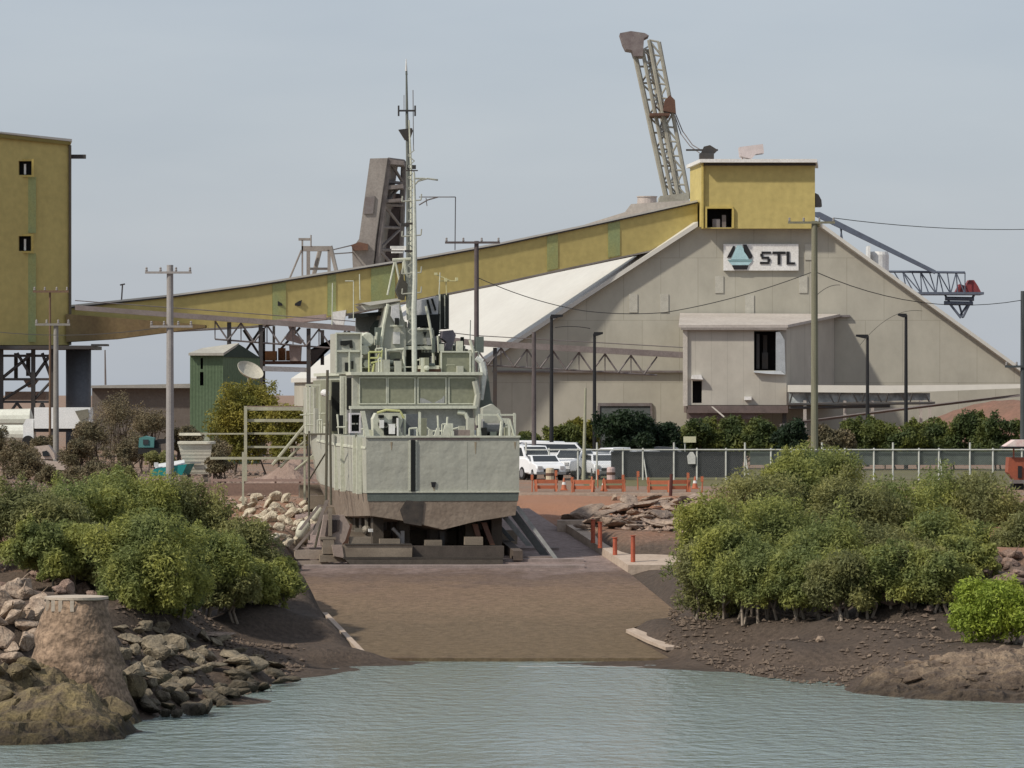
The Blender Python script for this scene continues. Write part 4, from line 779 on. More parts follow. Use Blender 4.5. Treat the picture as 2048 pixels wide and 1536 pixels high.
for v in (4, 9, 14, 19, 24):
    zz = slip_z(TY+v)-RZ+.1
    part('cross_beam', MB().box(-3.7, 3.7, v, v+.5, zz+.2, zz+.8), tim, cr, local=True)
for u in (-3.1, 3.1):
    part('side_rail', MB().hexa([(u-.2,-.4,.05),(u+.2,-.4,.05),(u+.2,-.4,.45),(u-.2,-.4,.45)], [(u-.2,26,slip_z(226)-RZ+.1),(u+.2,26,slip_z(226)-RZ+.1),(u+.2,26,slip_z(226)-RZ+.5),(u-.2,26,slip_z(226)-RZ+.5)]), M('dark_timber2', (.08,.065,.055), (.13,.10,.08)), cr, local=True)  # dark brown timber rails
each('keel_block', MB().box(-.35,.35,1.5,3,.75,1.35).box(-.35,.35,6,7.5,1.0,1.3).box(-.35,.35,12,13.5,1.2,1.5).box(-.35,.35,18,19.5,1.4,1.7), M('block_dark', (.10,.08,.065)), cr, local=True)
bb = MB()
for v in (1.0, 3.2, 5.6, 8, 10.5, 13, 15.5, 18, 20.5):
    for u in (-2.6, -1.5, 1.3, 2.4): bb.box(u-.22, u+.22, v, v+.9, slip_z(TY+v)-RZ+.05, 1.72-abs(u)*.0+max(0, abs(u)-1.2)*.12)
each('shade_block', bb, M('shade_timber', (.06,.05,.04), (.10,.08,.06)), cr, local=True)  # rows added in near-black to deepen the darkness under the hull
for a, b_, c_, d_2 in ((654,1050,668,1105),(700,1048,690,1092),(968,1045,985,1090),(950,1048,962,1090)):
    part('upright', SB().pix([(a-5,b_),(a+5,b_),(c_+5,d_2),(c_-5,d_2)], .4, .35), rust, cr, local=True)
part('bilge_pad', SB().pix([(640,1076),(648,1030),(688,1030),(700,1052),(690,1082),(676,1096),(640,1090)], -.4, .3), M('brown_pad', (.36,.285,.24), (.24,.18,.15)), cr, local=True)
part('pad_shade', SB().pix([(650,1072),(655,1040),(680,1040),(678,1062)], -.45, .04), M('shade_brown', (.06,.045,.04)), cr, local=True)  # flat plate on the pad; a hollow's shade is put into its brown
each('pad_post', SB().pbox(657,1016,664,1072,-.55,.09).pbox(640,1074,672,1079,-.6,.2).pbox(646,1080,668,1108,-.6,.5), tim, cr, local=True)
each('side_tray', SB().pix([(590,1100),(660,1100),(680,1118),(590,1118)], -.2, .4).pix([(590,1122),(650,1121),(668,1130),(590,1131)], -.4, .3), M('pale_timber', (.38,.31,.25)), cr, local=True)
# timber props leaning on the hull to the right
for i, (a, b_, c_, d_2, ww) in enumerate(((1036,1012,1122,1128,7),(1026,1018,1094,1110,14),(1010,1030,1062,1092,10),(992,1042,1028,1082,8))):
    mb = MB(); p0 = ship_p = None
    v0 = .6+i*1.0
    def Wd(p): return Vector((TX, TY, RZ))+rt*p.x+fw*p.y+Vector((0,0,p.z))
    q = [Wd(B(a-ww, b_, v0)), Wd(B(a+ww*.3, b_, v0)), Wd(B(c_+ww*.3, d_2, v0-.6)), Wd(B(c_-ww, d_2, v0-.6))]
    mb.prism(q, (0,.28,0))
    solo('timber_prop', mb, M('grey_timber', (.12,.125,.12), (.06,.06,.058), rough=.9, scale=2) if i % 2 else M('lit_grey_timber', (.36,.36,.34), (.2,.2,.19), rough=.9, scale=2), ['long outer grey plank propped against the right side of the hull','second broad grey plank from the right propped against the hull','third grey plank from the right leaning under the right side of the hull','short inner grey plank leaning under the right edge of the hull'][i], 'prop', q[3], 'planks propping the right side of the hull')  # paler copy on alternate planks puts their highlights into the colour
for i, (a, b_, c_, d_2) in enumerate(((662,1016,590,1100),(640,1010,600,1060),(655,1000,628,1070))):
    q = [P(a-4,b_,202), P(a+3,b_,202), P(c_+3,d_2,199), P(c_-4,d_2,199)]; mb = MB().prism(q, (0,.2,0))
    solo('timber_prop', mb, M('brown_timber', (.14,.115,.10), (.09,.07,.06), rough=.9, scale=2), ['long thin brown timber sloping down left from the cradle','short dark timber leaning beside the pale rocks left of the cradle','steep brown timber leaning left of the cradle pad'][i], 'prop', q[3], 'timbers propping the left side of the cradle')
# gas cylinders style floats left of the cradle
for i, (px, py, Y, r, l_) in enumerate(((606,1060,204,.27,.75),(634,1028,206,.22,.6))):
    mb = MB(); c0 = P(px, py, Y); q = Vector((.45,-.3,1)).to_track_quat('Z','Y'); d0 = MB().lathe((0,0,0), [(.06,-l_*.55),(r*.8,-l_*.45),(r,-l_*.2),(r,l_*.2),(r*.8,l_*.45),(.06,l_*.55)], 14)
    mb.add([c0+q @ Vector(v) for v in d0.v], d0.f)
    solo('float_buoy', mb, M('pale_buoy', (.62,.60,.48), (.48,.46,.36), rough=.6), ['larger pale oval fender float lying left of the cradle','smaller pale fender float between timbers left of the cradle'][i], 'float', c0-Vector((0,0,r)), smooth=True)
# sleepers across the slip
for i, (y, x0, x1) in enumerate(((197.9,-8.6,3.0),(200.2,-8.9,3.0),(201.2,-8.9,1.9),(204.5,-9,2.0))):
    mb = MB().hexa([(x0,y,slip_z(y)-.05),(x1,y,slip_z(y)-.05),(x1,y,slip_z(y)+.12),(x0,y,slip_z(y)+.12)], [(x0,y+.35,slip_z(y)-.05),(x1,y+.35,slip_z(y)-.05),(x1,y+.35,slip_z(y)+.14),(x0,y+.35,slip_z(y)+.14)])
    solo('slip_sleeper', mb, M('sleeper_pink', (.33,.27,.25), (.2,.16,.14), rough=.8, scale=2), ['pale sleeper across the slipway nearest the water','second pale sleeper across the slipway from the water','third pale sleeper across the slipway from the water','farthest pale sleeper across the slipway'][i], 'sleeper', ((x0+x1)/2, y, slip_z(y)), 'pale sleepers across the slipway')
mb = MB().hexa([(2.0,211.9,3.1),(3.4,211.9,3.1),(3.4,211.9,3.9),(2.0,211.9,3.9)], [(2.0,212.9,3.1),(3.4,212.9,3.1),(3.4,212.9,3.9),(2.0,212.9,3.9)])
solo('concrete_block', mb, conc, 'small square grey concrete block at the top of the slip behind the props', 'block', (2.7,212,3.1))
# scaffold left of the ship
alu = M('scaffold_pale', (.42,.42,.32), (.30,.29,.22), rough=.5)
sf = T('access_scaffold', 'pale tubular access scaffold with handrails and stair beside the left side of the ship', 'scaffold', P(555, 960, 222))
each('post', MB().pbox(488,812,494,962,222,.12).pbox(607,800,611,1000,221,.12).pbox(484,904,488,1010,219,.1), alu, sf)
each('handrail', MB().pbox(490,814,612,821,222.2,.1).pbox(490,838,612,844,222.2,.1).pbox(490,865,612,869,222.2,.1).pbox(490,892,612,896,222.2,.1).pbox(420,914,640,919,220,.1).pbox(400,866,490,869,223,.06), alu, sf)
each('brace', MB().tube(P(545,930,221),P(612,848,221),.075).tube(P(560,935,223),P(612,880,223),.06).tube(P(590,940,221),P(640,900,221),.05), alu, sf)
part('tread_plank', MB().pbox(494,812,606,817,222.5,1.0), M('brown_plank', (.28,.21,.17)), sf)
wl_ = T('hull_scaffold', 'slender steel scaffold tubes standing against the left flank of the hull', 'scaffold', P(650, 1100, 203))
part('tube', MB().tube(P(652,1000,204),P(655,740,204),.06).tube(P(662,1010,203),P(660,800,203),.05).tube(P(618,1080,206),P(618,862,206),.05).tube(P(652,1000,204),P(630,1095,204),.05).tube(P(618,960,206),P(655,900,204),.035).tube(P(618,868,206),P(662,868,204),.04), M('tube_dark', (.12,.11,.08)), wl_)
# ------------------------------------------------------------------ poles, lamps, wires
def power_pole(px, top, base, Y, r, arms, mat, label, extra=None):
    b0 = P(px, top, Y); zb = 4.2
    t = T('power_pole', label, 'pole', (b0.x, Y, zb), 'power poles')
    part('pole', MB().tube((b0.x, Y, zb), b0, r*1.15, r*.9, 12), mat, t)
    for x0, x1, y in arms:
        a = part('cross_arm', MB().pbox(x0, y-2.2, x1, y+2.2, Y-.25, .12), mat, t)
        im = MB()
        for x in (x0+3, (x0*2+x1)/3, (x0+2*x1)/3, x1-3): im.lathe(P(x, y-2.2, Y-.19), [(.05,0),(.08,.06),(.05,.12),(.07,.18),(.03,.24)], 8)
        part('insulator', im, M('insulator_grey', (.30,.28,.27)), a)
    return t
power_pole(340, 530, 880, 262, .20, [(290,383,545),(300,385,653)], M('concrete_pole', (.33,.315,.30), (.25,.235,.225), rough=.8), 'thick pale grey power pole with two cross arms in front of the low shed')
power_pole(112, 650, 860, 300, .17, [(70,140,649)], M('concrete_pole2', (.28,.27,.25), (.2,.19,.17), rough=.8), 'pale power pole with one cross arm in front of the tower legs')
power_pole(100, 583, 690, 330, .08, [(66,137,583)], M('brown_pole', (.17,.11,.07)), 'thin brown pole in front of the mustard tower wall')
power_pole(953, 482, 900, 300, .16, [(890,1000,485)], M('dark_wood_pole', (.13,.11,.11), (.08,.065,.065), rough=.9), 'dark timber power pole rising behind the ship')
power_pole(1629, 442, 880, 300, .21, [(1576,1670,445)], M('green_wood_pole', (.23,.225,.16), (.15,.14,.10), rough=.9, scale=2, streak=(3,3,.2)), 'tall olive timber power pole in front of the annex')
power_pole(2046, 582, 835, 310, .17, [(2010,2080,733)], M('dark_blue_pole', (.07,.08,.085)), 'dark pole at the right edge of the photo')
power_pole(1068, 664, 900, 285, .13, [], M('dark_wood_pole', (.13,.11,.11)), 'short dark timber pole without arms right of the ship')
mb = MB().tube(P(1171, 776, 280), P(1167, 965, 280), .06, .12, 10)
solo('post', mb, M('pale_green_post', (.36,.36,.26)), 'slim pale green post tapering upward in front of the parked cars', 'post', P(1167, 965, 280))
for i, (px, top, base, Y, ex, lab) in enumerate(((1103,632,900,305,1126,'taller black lamp post just right of the ship'),(1189,667,892,318,1206,'black lamp post in front of the roller door'),(1735,672,850,335,1712,'shorter black lamp post right of the olive power pole'),(1812,630,850,325,1796,'taller black lamp post left of the right hand gable foot'))):
    b0 = P(px, top, Y); t = T('street_lamp', lab, 'lamp post', (b0.x, Y, 4.3), 'black lamp posts')
    part('pole', MB().tube((b0.x, Y, 4.3), b0, .15, .10, 10), black, t)
    s_ = 1 if ex > px else -1
    part('lamp_head', MB().pix([(px-3*s_, top+4), (px-1*s_, top-3), (ex, top-3), (ex, top+1), (px+5*s_, top+5)][::s_], Y-.15, .3), black, t)
mb = MB().tube(P(211,770,420), P(210,700,420), .09, .06); solo('mast_pole', mb, steel, 'thin pole on the skyline above the low shed', 'pole', P(211,770,420))
mb = MB().tube(P(243,602,392), P(245,570,392), .06).tube(P(240,570,392), P(250,568,392), .06); solo('mast_pole', mb, steel, 'tiny antenna on the roof at the left end of the mustard gallery', 'antenna', P(243,602,392))
wm_ = M('cable_dark', (.05,.05,.05))
def wire(pts, Y0, Y1, label, r=.022):
    pl = [P(x, y, Y0+(Y1-Y0)*i/(len(pts)-1)) for i, (x, y) in enumerate(pts)]
    o = solo('overhead_wire', MB().path(pl, r, 4), wm_, label, 'wire', pl[0], 'overhead wires')
def sag(x0, y0, x1, y1, s, n=12): return [(x0+(x1-x0)*i/n, y0+(y1-y0)*i/n+s*4*(i/n)*(1-i/n)) for i in range(n+1)]
wire(sag(955,555,1170,622,8)+sag(1170,622,1330,625,4)[1:]+sag(1330,625,1622,545,8)[1:], 300, 300, 'wire sagging across the gable from the dark pole to the olive pole', .035)
wire(sag(1634,545,2046,600,32), 300, 310, 'wire from the olive power pole to the right edge pole', .03)
wire(sag(1668,436,2200,452,14), 300, 330, 'highest wire running right from the olive power pole top', .03)
wire(sag(1634,590,1680,570,-6), 300, 300, 'short looping wire at the olive power pole', .025)
wire(sag(-40,660,340,652,14), 290, 262, 'low wire from the left edge to the pale grey power pole', .025)
wire(sag(1110,655,1180,657,-3), 310, 312, 'faint short wire right of the taller black lamp post', .025)
wire(sag(1720,690,1845,622,-22), 330, 330, 'thin curved wire above the right hand black lamp post', .02)
# ------------------------------------------------------------------ fence
galv = M('galvanised', (.55,.56,.52), (.42,.42,.38), rough=.5)
mesh_m = bpy.data.materials.new('chain_link'); mesh_m.use_nodes = True; n = mesh_m.node_tree.nodes; L = mesh_m.node_tree.links
geo = n.new('ShaderNodeNewGeometry'); vr = n.new('ShaderNodeMapping'); vr.inputs['Rotation'].default_value = (0, math.radians(45), 0); L.new(geo.outputs['Position'], vr.inputs[0])
ck = n.new('ShaderNodeSeparateXYZ'); L.new(vr.outputs[0], ck.inputs[0]); fs_ = []
for ax in (0, 2):
    a1 = n.new('ShaderNodeMath'); a1.operation = 'MULTIPLY'; a1.inputs[1].default_value = 12; L.new(ck.outputs[ax], a1.inputs[0])
    a2 = n.new('ShaderNodeMath'); a2.operation = 'FRACT'; L.new(a1.outputs[0], a2.inputs[0]); a3 = n.new('ShaderNodeMath'); a3.operation = 'LESS_THAN'; a3.inputs[1].default_value = .10; L.new(a2.outputs[0], a3.inputs[0]); fs_.append(a3)
mxm = n.new('ShaderNodeMath'); mxm.operation = 'MAXIMUM'; L.new(fs_[0].outputs[0], mxm.inputs[0]); L.new(fs_[1].outputs[0], mxm.inputs[1])
tb = n.new('ShaderNodeBsdfTransparent'); ms = n.new('ShaderNodeMixShader'); n['Principled BSDF'].inputs['Base Color'].default_value = (.20,.21,.20,1)
L.new(mxm.outputs[0], ms.inputs[0]); L.new(tb.outputs[0], ms.inputs[1]); L.new(n['Principled BSDF'].outputs[0], ms.inputs[2]); L.new(ms.outputs[0], n['Material Output'].inputs[0])
FY = 283.0
fe = T('chain_link_fence', 'long chain link fence with galvanised posts and top rail in front of the car park', 'fence', P(1550, 960, FY))
px = 1052; xs = []
while px < 2120: xs.append(px); px += [62,46,58,38,52,40][len(xs) % 6]
for i, x in enumerate(xs):
    h = 896 if i % 3 else 885; t0 = P(x, h, FY)
    part('fence_post', MB().tube((t0.x, FY, 4.4), t0, .065, .06, 8), galv, fe)
    if i % 4 == 1: part('strut', MB().tube(P(x, 905, FY+.1), P(x+8, 960, FY-.3), .04), galv, fe)
zr = P(0, 899.5, FY).z
part('top_rail', MB().tube((P(xs[0],0,FY).x, FY-.06, zr), (P(xs[-1],0,FY).x, FY-.06, zr), .04), galv, fe)
part('wire_mesh', MB().add([(P(xs[0],0,FY).x, FY, 4.42), (P(xs[-1],0,FY).x, FY, 4.42), (P(xs[-1],0,FY).x, FY, zr), (P(xs[0],0,FY).x, FY, zr)], [(0,1,2,3)]), mesh_m, fe, fix=False)
shade = M('charcoal_shade_cloth', (.045,.048,.052), (.03,.032,.035), rough=.95, scale=1)
part('shade_cloth', MB().pbox(1222, 903, 1486, 955, FY+.1, .02), shade, fe)
shg = M('green_shade_cloth', (.13,.155,.14), (.08,.10,.085), rough=.95)
part('shade_cloth', MB().pbox(1500, 903, 2100, 930, FY+.1, .02), shg, fe)
part('notice', MB().pix([(1376,928),(1374,912),(1380,904),(1386,904),(1391,912),(1391,928)], FY-.12, .03), M('notice_white', (.62,.62,.58)), fe)
s_ = T('yellow_sign', 'cream rectangular sign on a post above the fence', 'sign', P(1370, 955, 286)); part('board', MB().pbox(1367,873,1392,885,286,.05), M('sign_cream', (.62,.60,.40)), s_); part('pole', MB().tube(P(1370,955,286.1), P(1370,873,286.1), .035), galv, s_)
# ------------------------------------------------------------------ vehicles
glass = M('car_glass', (.03,.035,.04), rough=.15, spec=.6, fine=0); tyre = M('tyre_rubber', (.02,.02,.02)); rimm = M('rim_silver', (.35,.35,.36), metal=.6, rough=.4)
def wheel(t, x, y, r=.34, wd=.22):
    w_ = part('wheel', MB().lathe((x, y, r), [(r*.9,-wd/2),(r,-wd/2+.03),(r,wd/2-.03),(r*.9,wd/2)], 18, 'X'), tyre, t, local=True)
    part('rim', MB().lathe((x+(wd/2 if x > 0 else -wd/2), y, r), [(r*.62,-.02),(r*.5,.02)], 12, 'X'), rimm, w_, local=True)
def car(kind, paint, label, px, base, rotz, name='parked_car', group='cars parked behind the fence'):
    c0 = P(px, base, (CH-4.4)*F/(base-HY)); t = T(name, label, {'car':'car','ute':'ute','van':'van','truck':'truck'}[kind], (c0.x, c0.y, 4.41), group, rotz)
    W_ = .9
    if kind == 'car':   prof = [(-2.2,.35),(-2.25,.7),(-2.1,.92),(-1.15,1.05),(2.05,1.08),(2.25,.9),(2.2,.35)]; cab = [(-1.2,1.04),(-.55,1.46),(1.1,1.48),(1.85,1.07)]
    elif kind == 'ute': prof = [(-2.5,.45),(-2.55,.85),(-2.4,1.08),(-1.2,1.18),(2.5,1.15),(2.55,.9),(2.5,.5)]; cab = [(-1.25,1.16),(-.65,1.72),(.55,1.76),(.8,1.17)]
    elif kind == 'van': prof = [(-2.4,.4),(-2.5,.9),(-2.2,1.2),(-1.7,1.3),(2.45,1.3),(2.5,.45)]; cab = [(-1.75,1.29),(-1.1,2.0),(2.35,2.05),(2.45,1.29)]
    else: prof = [(-3,.6),(-3.05,1.3),(-2.9,1.5),(3,1.5),(3,.6)]; cab = [(-2.95,1.49),(-2.7,2.4),(-1.5,2.45),(-1.4,1.49)]; W_ = 1.15
    n_ = len(prof); mb = MB(); mb.add([(-W_, y, z) for y, z in prof]+[(W_, y, z) for y, z in prof], [tuple(range(n_)), tuple(range(n_, 2*n_))[::-1]]+[(i, (i+1) % n_, n_+(i+1) % n_, n_+i) for i in range(n_)])
    bd = part('body', mb, paint, t, local=True)
    mod = bd.modifiers.new('bevel', 'BEVEL'); mod.width = .06; mod.segments = 2
    kw = W_*.86; mb = MB(); mb.add([(-W_*.97, *cab[0]), (-kw, *cab[1]), (-kw, *cab[2]), (-W_*.97, *cab[3]), (W_*.97, *cab[0]), (kw, *cab[1]), (kw, *cab[2]), (W_*.97, *cab[3])], [(0,1,2,3),(7,6,5,4),(0,4,5,1),(1,5,6,2),(2,6,7,3)])
    cbn = part('cabin', mb, paint, t, local=True)
    def lerp(a, b, f): return (a[0]+(b[0]-a[0])*f, a[1]+(b[1]-a[1])*f)
    a, b = lerp(cab[0], cab[1], .12), lerp(cab[0], cab[1], .9); e = .012
    part('windscreen', MB().add([(-W_*.85,a[0]-e,a[1]+e),(W_*.85,a[0]-e,a[1]+e),(kw*.9,b[0]-e,b[1]+e),(-kw*.9,b[0]-e,b[1]+e)], [(0,1,2,3)]), glass, t, local=True)
    a, b = lerp(cab[3], cab[2], .15), lerp(cab[3], cab[2], .85)
    part('rear_window', MB().add([(-W_*.85,a[0]+e,a[1]+e),(W_*.85,a[0]+e,a[1]+e),(kw*.9,b[0]+e,b[1]+e),(-kw*.9,b[0]+e,b[1]+e)], [(0,1,2,3)]), glass, t, local=True)
    for s in (-1, 1):
        q = [lerp(cab[0], cab[1], .15), lerp(cab[0], cab[1], .85), lerp(cab[3], cab[2], .85), lerp(cab[3], cab[2], .15)]
        xx = lambda z: s*(W_*.97+(kw-W_*.97)*(z-cab[0][1])/(cab[1][1]-cab[0][1])+.012)
        part('side_window', MB().add([(xx(z), y+(.15 if i < 2 else -.15), z) for i, (y, z) in enumerate(q)], [(0,1,2,3)]), glass, t, local=True)
        y0 = prof[1][0]; part('headlight', MB().box(s*W_*.75-.13, s*W_*.75+.13, y0-.03, y0+.1, prof[1][1]-.02, prof[1][1]+.14), M('lamp_glass', (.5,.5,.5), rough=.2), t, local=True)
        for y in ((-1.35,1.35) if kind != 'truck' else (-2.1,1.9)): wheel(t, s*(W_-.1), y, .34 if kind == 'car' else .4)
    part('grille', MB().box(-W_*.5, W_*.5, prof[1][0]-.02, prof[1][0]+.05, prof[1][1]-.2, prof[1][1]-.02), black, t, local=True)
    part('bumper', MB().box(-W_*.98, W_*.98, prof[0][0]-.1, prof[0][0]+.1, prof[0][1], prof[0][1]+.16), M('bumper_grey', (.2,.2,.2)), t, local=True)
    if kind == 'ute': part('tray', MB().box(-.93,.93,.9,2.6,1.16,1.26).box(-.93,-.88,.9,2.6,1.26,1.55).box(.88,.93,.9,2.6,1.26,1.55).box(-.88,.88,2.55,2.6,1.26,1.55), paint, t, local=True)
    if kind == 'truck': part('cargo_box', MB().box(-1.2,1.2,-1.2,3.6,1.52,3.7), paint, t, local=True)
    return t
cw = M('car_white', (.80,.81,.82), (.74,.75,.76), rough=.3, spec=.5, fine=.02); cg = M('car_dark', (.03,.033,.04), rough=.3); cs = M('car_silver', (.5,.51,.53), rough=.3, metal=.3)
car('van', cw, 'white van partly hidden by the right edge of the ship', 1052, 959, math.radians(25))
car('ute', cw, 'white ute facing the fence between the two lamp posts', 1152, 957, math.radians(-28))
car('car', cw, 'white hatchback parked right of the white ute', 1206, 958, math.radians(8))
car('van', cw, 'white van parked in the row behind the white ute', 1118, 949, math.radians(85))
car('van', cw, 'white van parked sideways behind the black lamp post', 1088, 945, math.radians(40))
car('ute', cw, 'white ute parked nearest the right end of the white car row', 1232, 952, math.radians(-60))
car('car', cw, 'white sedan between the van by the ship and the lamp post', 1082, 960, math.radians(15))
car('car', cs, 'silver car behind the white ute', 1180, 950, math.radians(70))
car('car', cg, 'dark car behind the charcoal shade cloth', 1262, 950, math.radians(75))
car('ute', cg, 'dark ute behind the right half of the charcoal shade cloth', 1330, 950, math.radians(80))
# left yard vehicles
tk = T('box_truck', 'white box truck parked below the blue grey silo', 'truck', P(122, 880, 355))
for x0, x1 in ((68,107),(107,181)): part('cargo_box', MB().pbox(x0+.5, 815, x1-.5, 857, 355, 2.4), M('truck_white', (.78,.79,.78), (.66,.68,.68), rough=.5), tk)
part('chassis', MB().pbox(70,857.5,180,864,355.2,2), black, tk); part('cab', MB().pix([(46,884),(46,850),(52,838),(67,838),(67,884)], 355.2, 2), M('truck_white'  , (.7,.7,.7)), tk)
for x in (56, 84, 150, 168):
    w_ = part('wheel', MB().lathe(P(x, 883, 355)+Vector((0,0,.0)), [(.42,-.1),(.45,0),(.42,.2)], 16, 'Y'), tyre, tk)
part('reefer_unit', MB().pix([(150,822),(176,818),(178,835),(160,842)], 354.9, .08).pix([(152,848),(172,838),(174,846),(158,852)], 354.9, .08), M('dirty_panel', (.20,.19,.15)), tk)
tl = T('tanker_body', 'white and cream tank bodies stored beneath the mustard tower legs', 'tank', P(30, 900, 368))
each('tank', MB().lathe(P(30, 838, 370), [(.2,-1.6),(.75,-1.4),(.8,1.2),(.2,1.4)], 16, 'X').lathe(P(32, 868, 366), [(.2,-1.5),(.7,-1.3),(.7,1.1),(.2,1.3)], 16, 'X'), M('cream_tank', (.70,.71,.62), (.55,.55,.48), rough=.5), tl)
part('cradle_frame', MB().pbox(-8,850,70,853,368,.5).pbox(6,853,10,905,368,.4).pbox(50,853,54,905,368,.4), M('olive_frame', (.28,.28,.12)), tl)
ut = T('old_boat', 'small faded cream boat with cabin on a trailer among the bare shrubs', 'boat', P(100, 945, 296))
part('hull', MB().prism([P(70,938,296), P(128,940,296), P(142,926,296), P(66,918,296)], (0,1.7,0)), M('faded_cream', (.52,.44,.38), (.40,.33,.28)), ut)
part('cabin', MB().pix([(66,918),(68,893),(96,890),(108,906),(110,918)], 296.2, 1.3), M('faded_cream', (.5,.45,.4)), ut)
part('windscreen', MB().pix([(84,903),(94,901),(100,912),(86,913)], 296.1, .06), glass, ut)
part('trailer', MB().pbox(70,941,140,944,296.3,1.2).lathe(P(104,948,296.2), [(.28,-.08),(.3,0),(.28,.1)], 12, 'Y'), rust, ut)
tb_ = T('teal_boat', 'small teal hulled boat on the bank behind the left mangroves', 'boat', P(340, 962, 262))
part('hull', MB().prism([P(303,952,262), P(364,950,262), P(374,928,262), P(308,938,262), P(304,944,262)], (.3,1.6,0)), M('teal_paint', (.02,.26,.25), (.015,.18,.18), rough=.4), tb_)
part('deck', MB().prism([P(310,937,262.3), P(370,928,262.3), P(368,920,263.3), P(312,929,263.3)], (0,.1,.02)), M('boat_white', (.62,.64,.64)), tb_)
part('motor', MB().pbox(308,925,316,934,262.1,.3), M('boat_white', (.6,.6,.6)), tb_)
ex = T('small_excavator', 'small teal excavator with black boom between the bushes in the left yard', 'excavator', P(305, 930, 275))
part('cab', MB().pix([(277,895),(278,876),(290,872),(308,876),(308,895)], 275, 1.3), M('teal_machine', (.09,.24,.23), rough=.5), ex)
part('window', MB().pbox(286,879,297,889,274.94,.05), glass, ex)
part('boom', MB().pix([(300,884),(318,878),(348,878),(350,884),(322,888),(302,892)], 275.3, .3), black, ex)
part('track', MB().pbox(276,897,318,908,274.8,1.8), tyre, ex); part('body', MB().pbox(288,889,318,897,275.2,1.4), black, ex)
ct_ = T('bulk_crate', 'tall cream plastic bulk container with tapered sides beside the pale grey power pole', 'container', P(392, 962, 264))
part('box', MB().hexa([P(371,948,264),P(418,948,264),P(424,887,263.6),P(356,887,263.6)], [P(375,948,265.6),P(416,948,265.6),P(422,887,265.8),P(360,887,265.8)]), M('cream_plastic', (.66,.63,.52), (.56,.52,.43), rough=.5, wave=('Z', 1.6, .008)), ct_)
part('rim', MB().pbox(355,883,426,888,263.5,2.2), M('cream_rim', (.70,.67,.55)), ct_); part('foot', MB().pbox(374,948.5,381,964,264.1,.3).pbox(408,948.5,415,964,264.1,.3), wood, ct_)
part('label_strip', MB().pbox(380,924,402,927,263.75,.04), M('strip_grey', (.25,.25,.24)), ct_)
part('lid_board', MB().pbox(358,866,402,871,265,.6), M('cream_rim', (.7,.67,.55)), ct_)
# right edge red loader
rl = T('red_loader', 'red machine with pale pink canopy at the right edge behind the mangroves', 'loader', P(2040, 985, 255))
part('canopy', MB().prism([P(2010,893,254), P(2070,893,254), P(2060,880,254), P(2030,880,254)], (0,2,0)), M('canopy_pink', (.62,.42,.40), (.66,.58,.54), contrast=.1), rl); part('canopy_edge', MB().pbox(2008,893,2072,897,253.9,2.2), black, rl)
part('body', MB().pix([(2016,945),(2018,915),(2075,915),(2075,960),(2030,962)], 254.3, 1.6), M('machine_red', (.34,.09,.045), (.24,.08,.05), rough=.6), rl); part('post', MB().pbox(2026,897,2029,916,254.2,.1).pbox(2060,897,2063,916,254.2,.1), M('machine_red', (.3,.1,.05)), rl)
part('opening', MB().pbox(2036,932,2044,956,254.2,.08), black, rl); part('step', MB().pbox(2024,960,2075,967,254,1.4), steel, rl); part('wheel', MB().lathe(P(2034,975,254.3), [(.36,-.1),(.4,0),(.36,.2)], 14, 'Y'), tyre, rl)
# ------------------------------------------------------------------ yard edge, barriers, cones, bollards
orange = M('orange_plastic', (.50,.15,.07), (.36,.12,.065), rough=.6, scale=3)
kb = MB().hexa([(-1.2,241,4.15),(13,241.6,4.15),(13,241.6,4.50),(-1.2,241,4.50)], [(-1.2,241.5,4.15),(13,242.1,4.15),(13,242.1,4.5),(-1.2,241.5,4.5)])
solo('edge_beam', kb, conc, 'long pale concrete edge beam along the yard above the red earth bank', 'edging', (5,241.2,4.2))
kb = MB(); kb.box(-15.6,-9.6,240.6,240.9,4.0,5.0)
solo('rusty_retaining_wall', kb, M('rust_plank', (.25,.17,.135), (.16,.11,.09), rough=.9, scale=1, streak=(.3,1,3)), 'rusty brown plank retaining wall behind the pale rocks left of the ship', 'wall', (-12.6,240.7,4.1))
rp_ = T('post_rail_fence', 'weathered pinkish post and rail barrier along the top of the retaining wall', 'fence', P(520, 985, 244))
part('rail', MB().pbox(424,958,640,963,244,.12).pbox(424,972,640,976,244,.12), M('weathered_pink', (.34,.24,.20)), rp_)
for x in (424, 488, 551, 600, 638): part('post', MB().pbox(x-2, 952, x+2, 992, 244.15, .1), M('weathered_pink', (.3,.2,.17)), rp_)
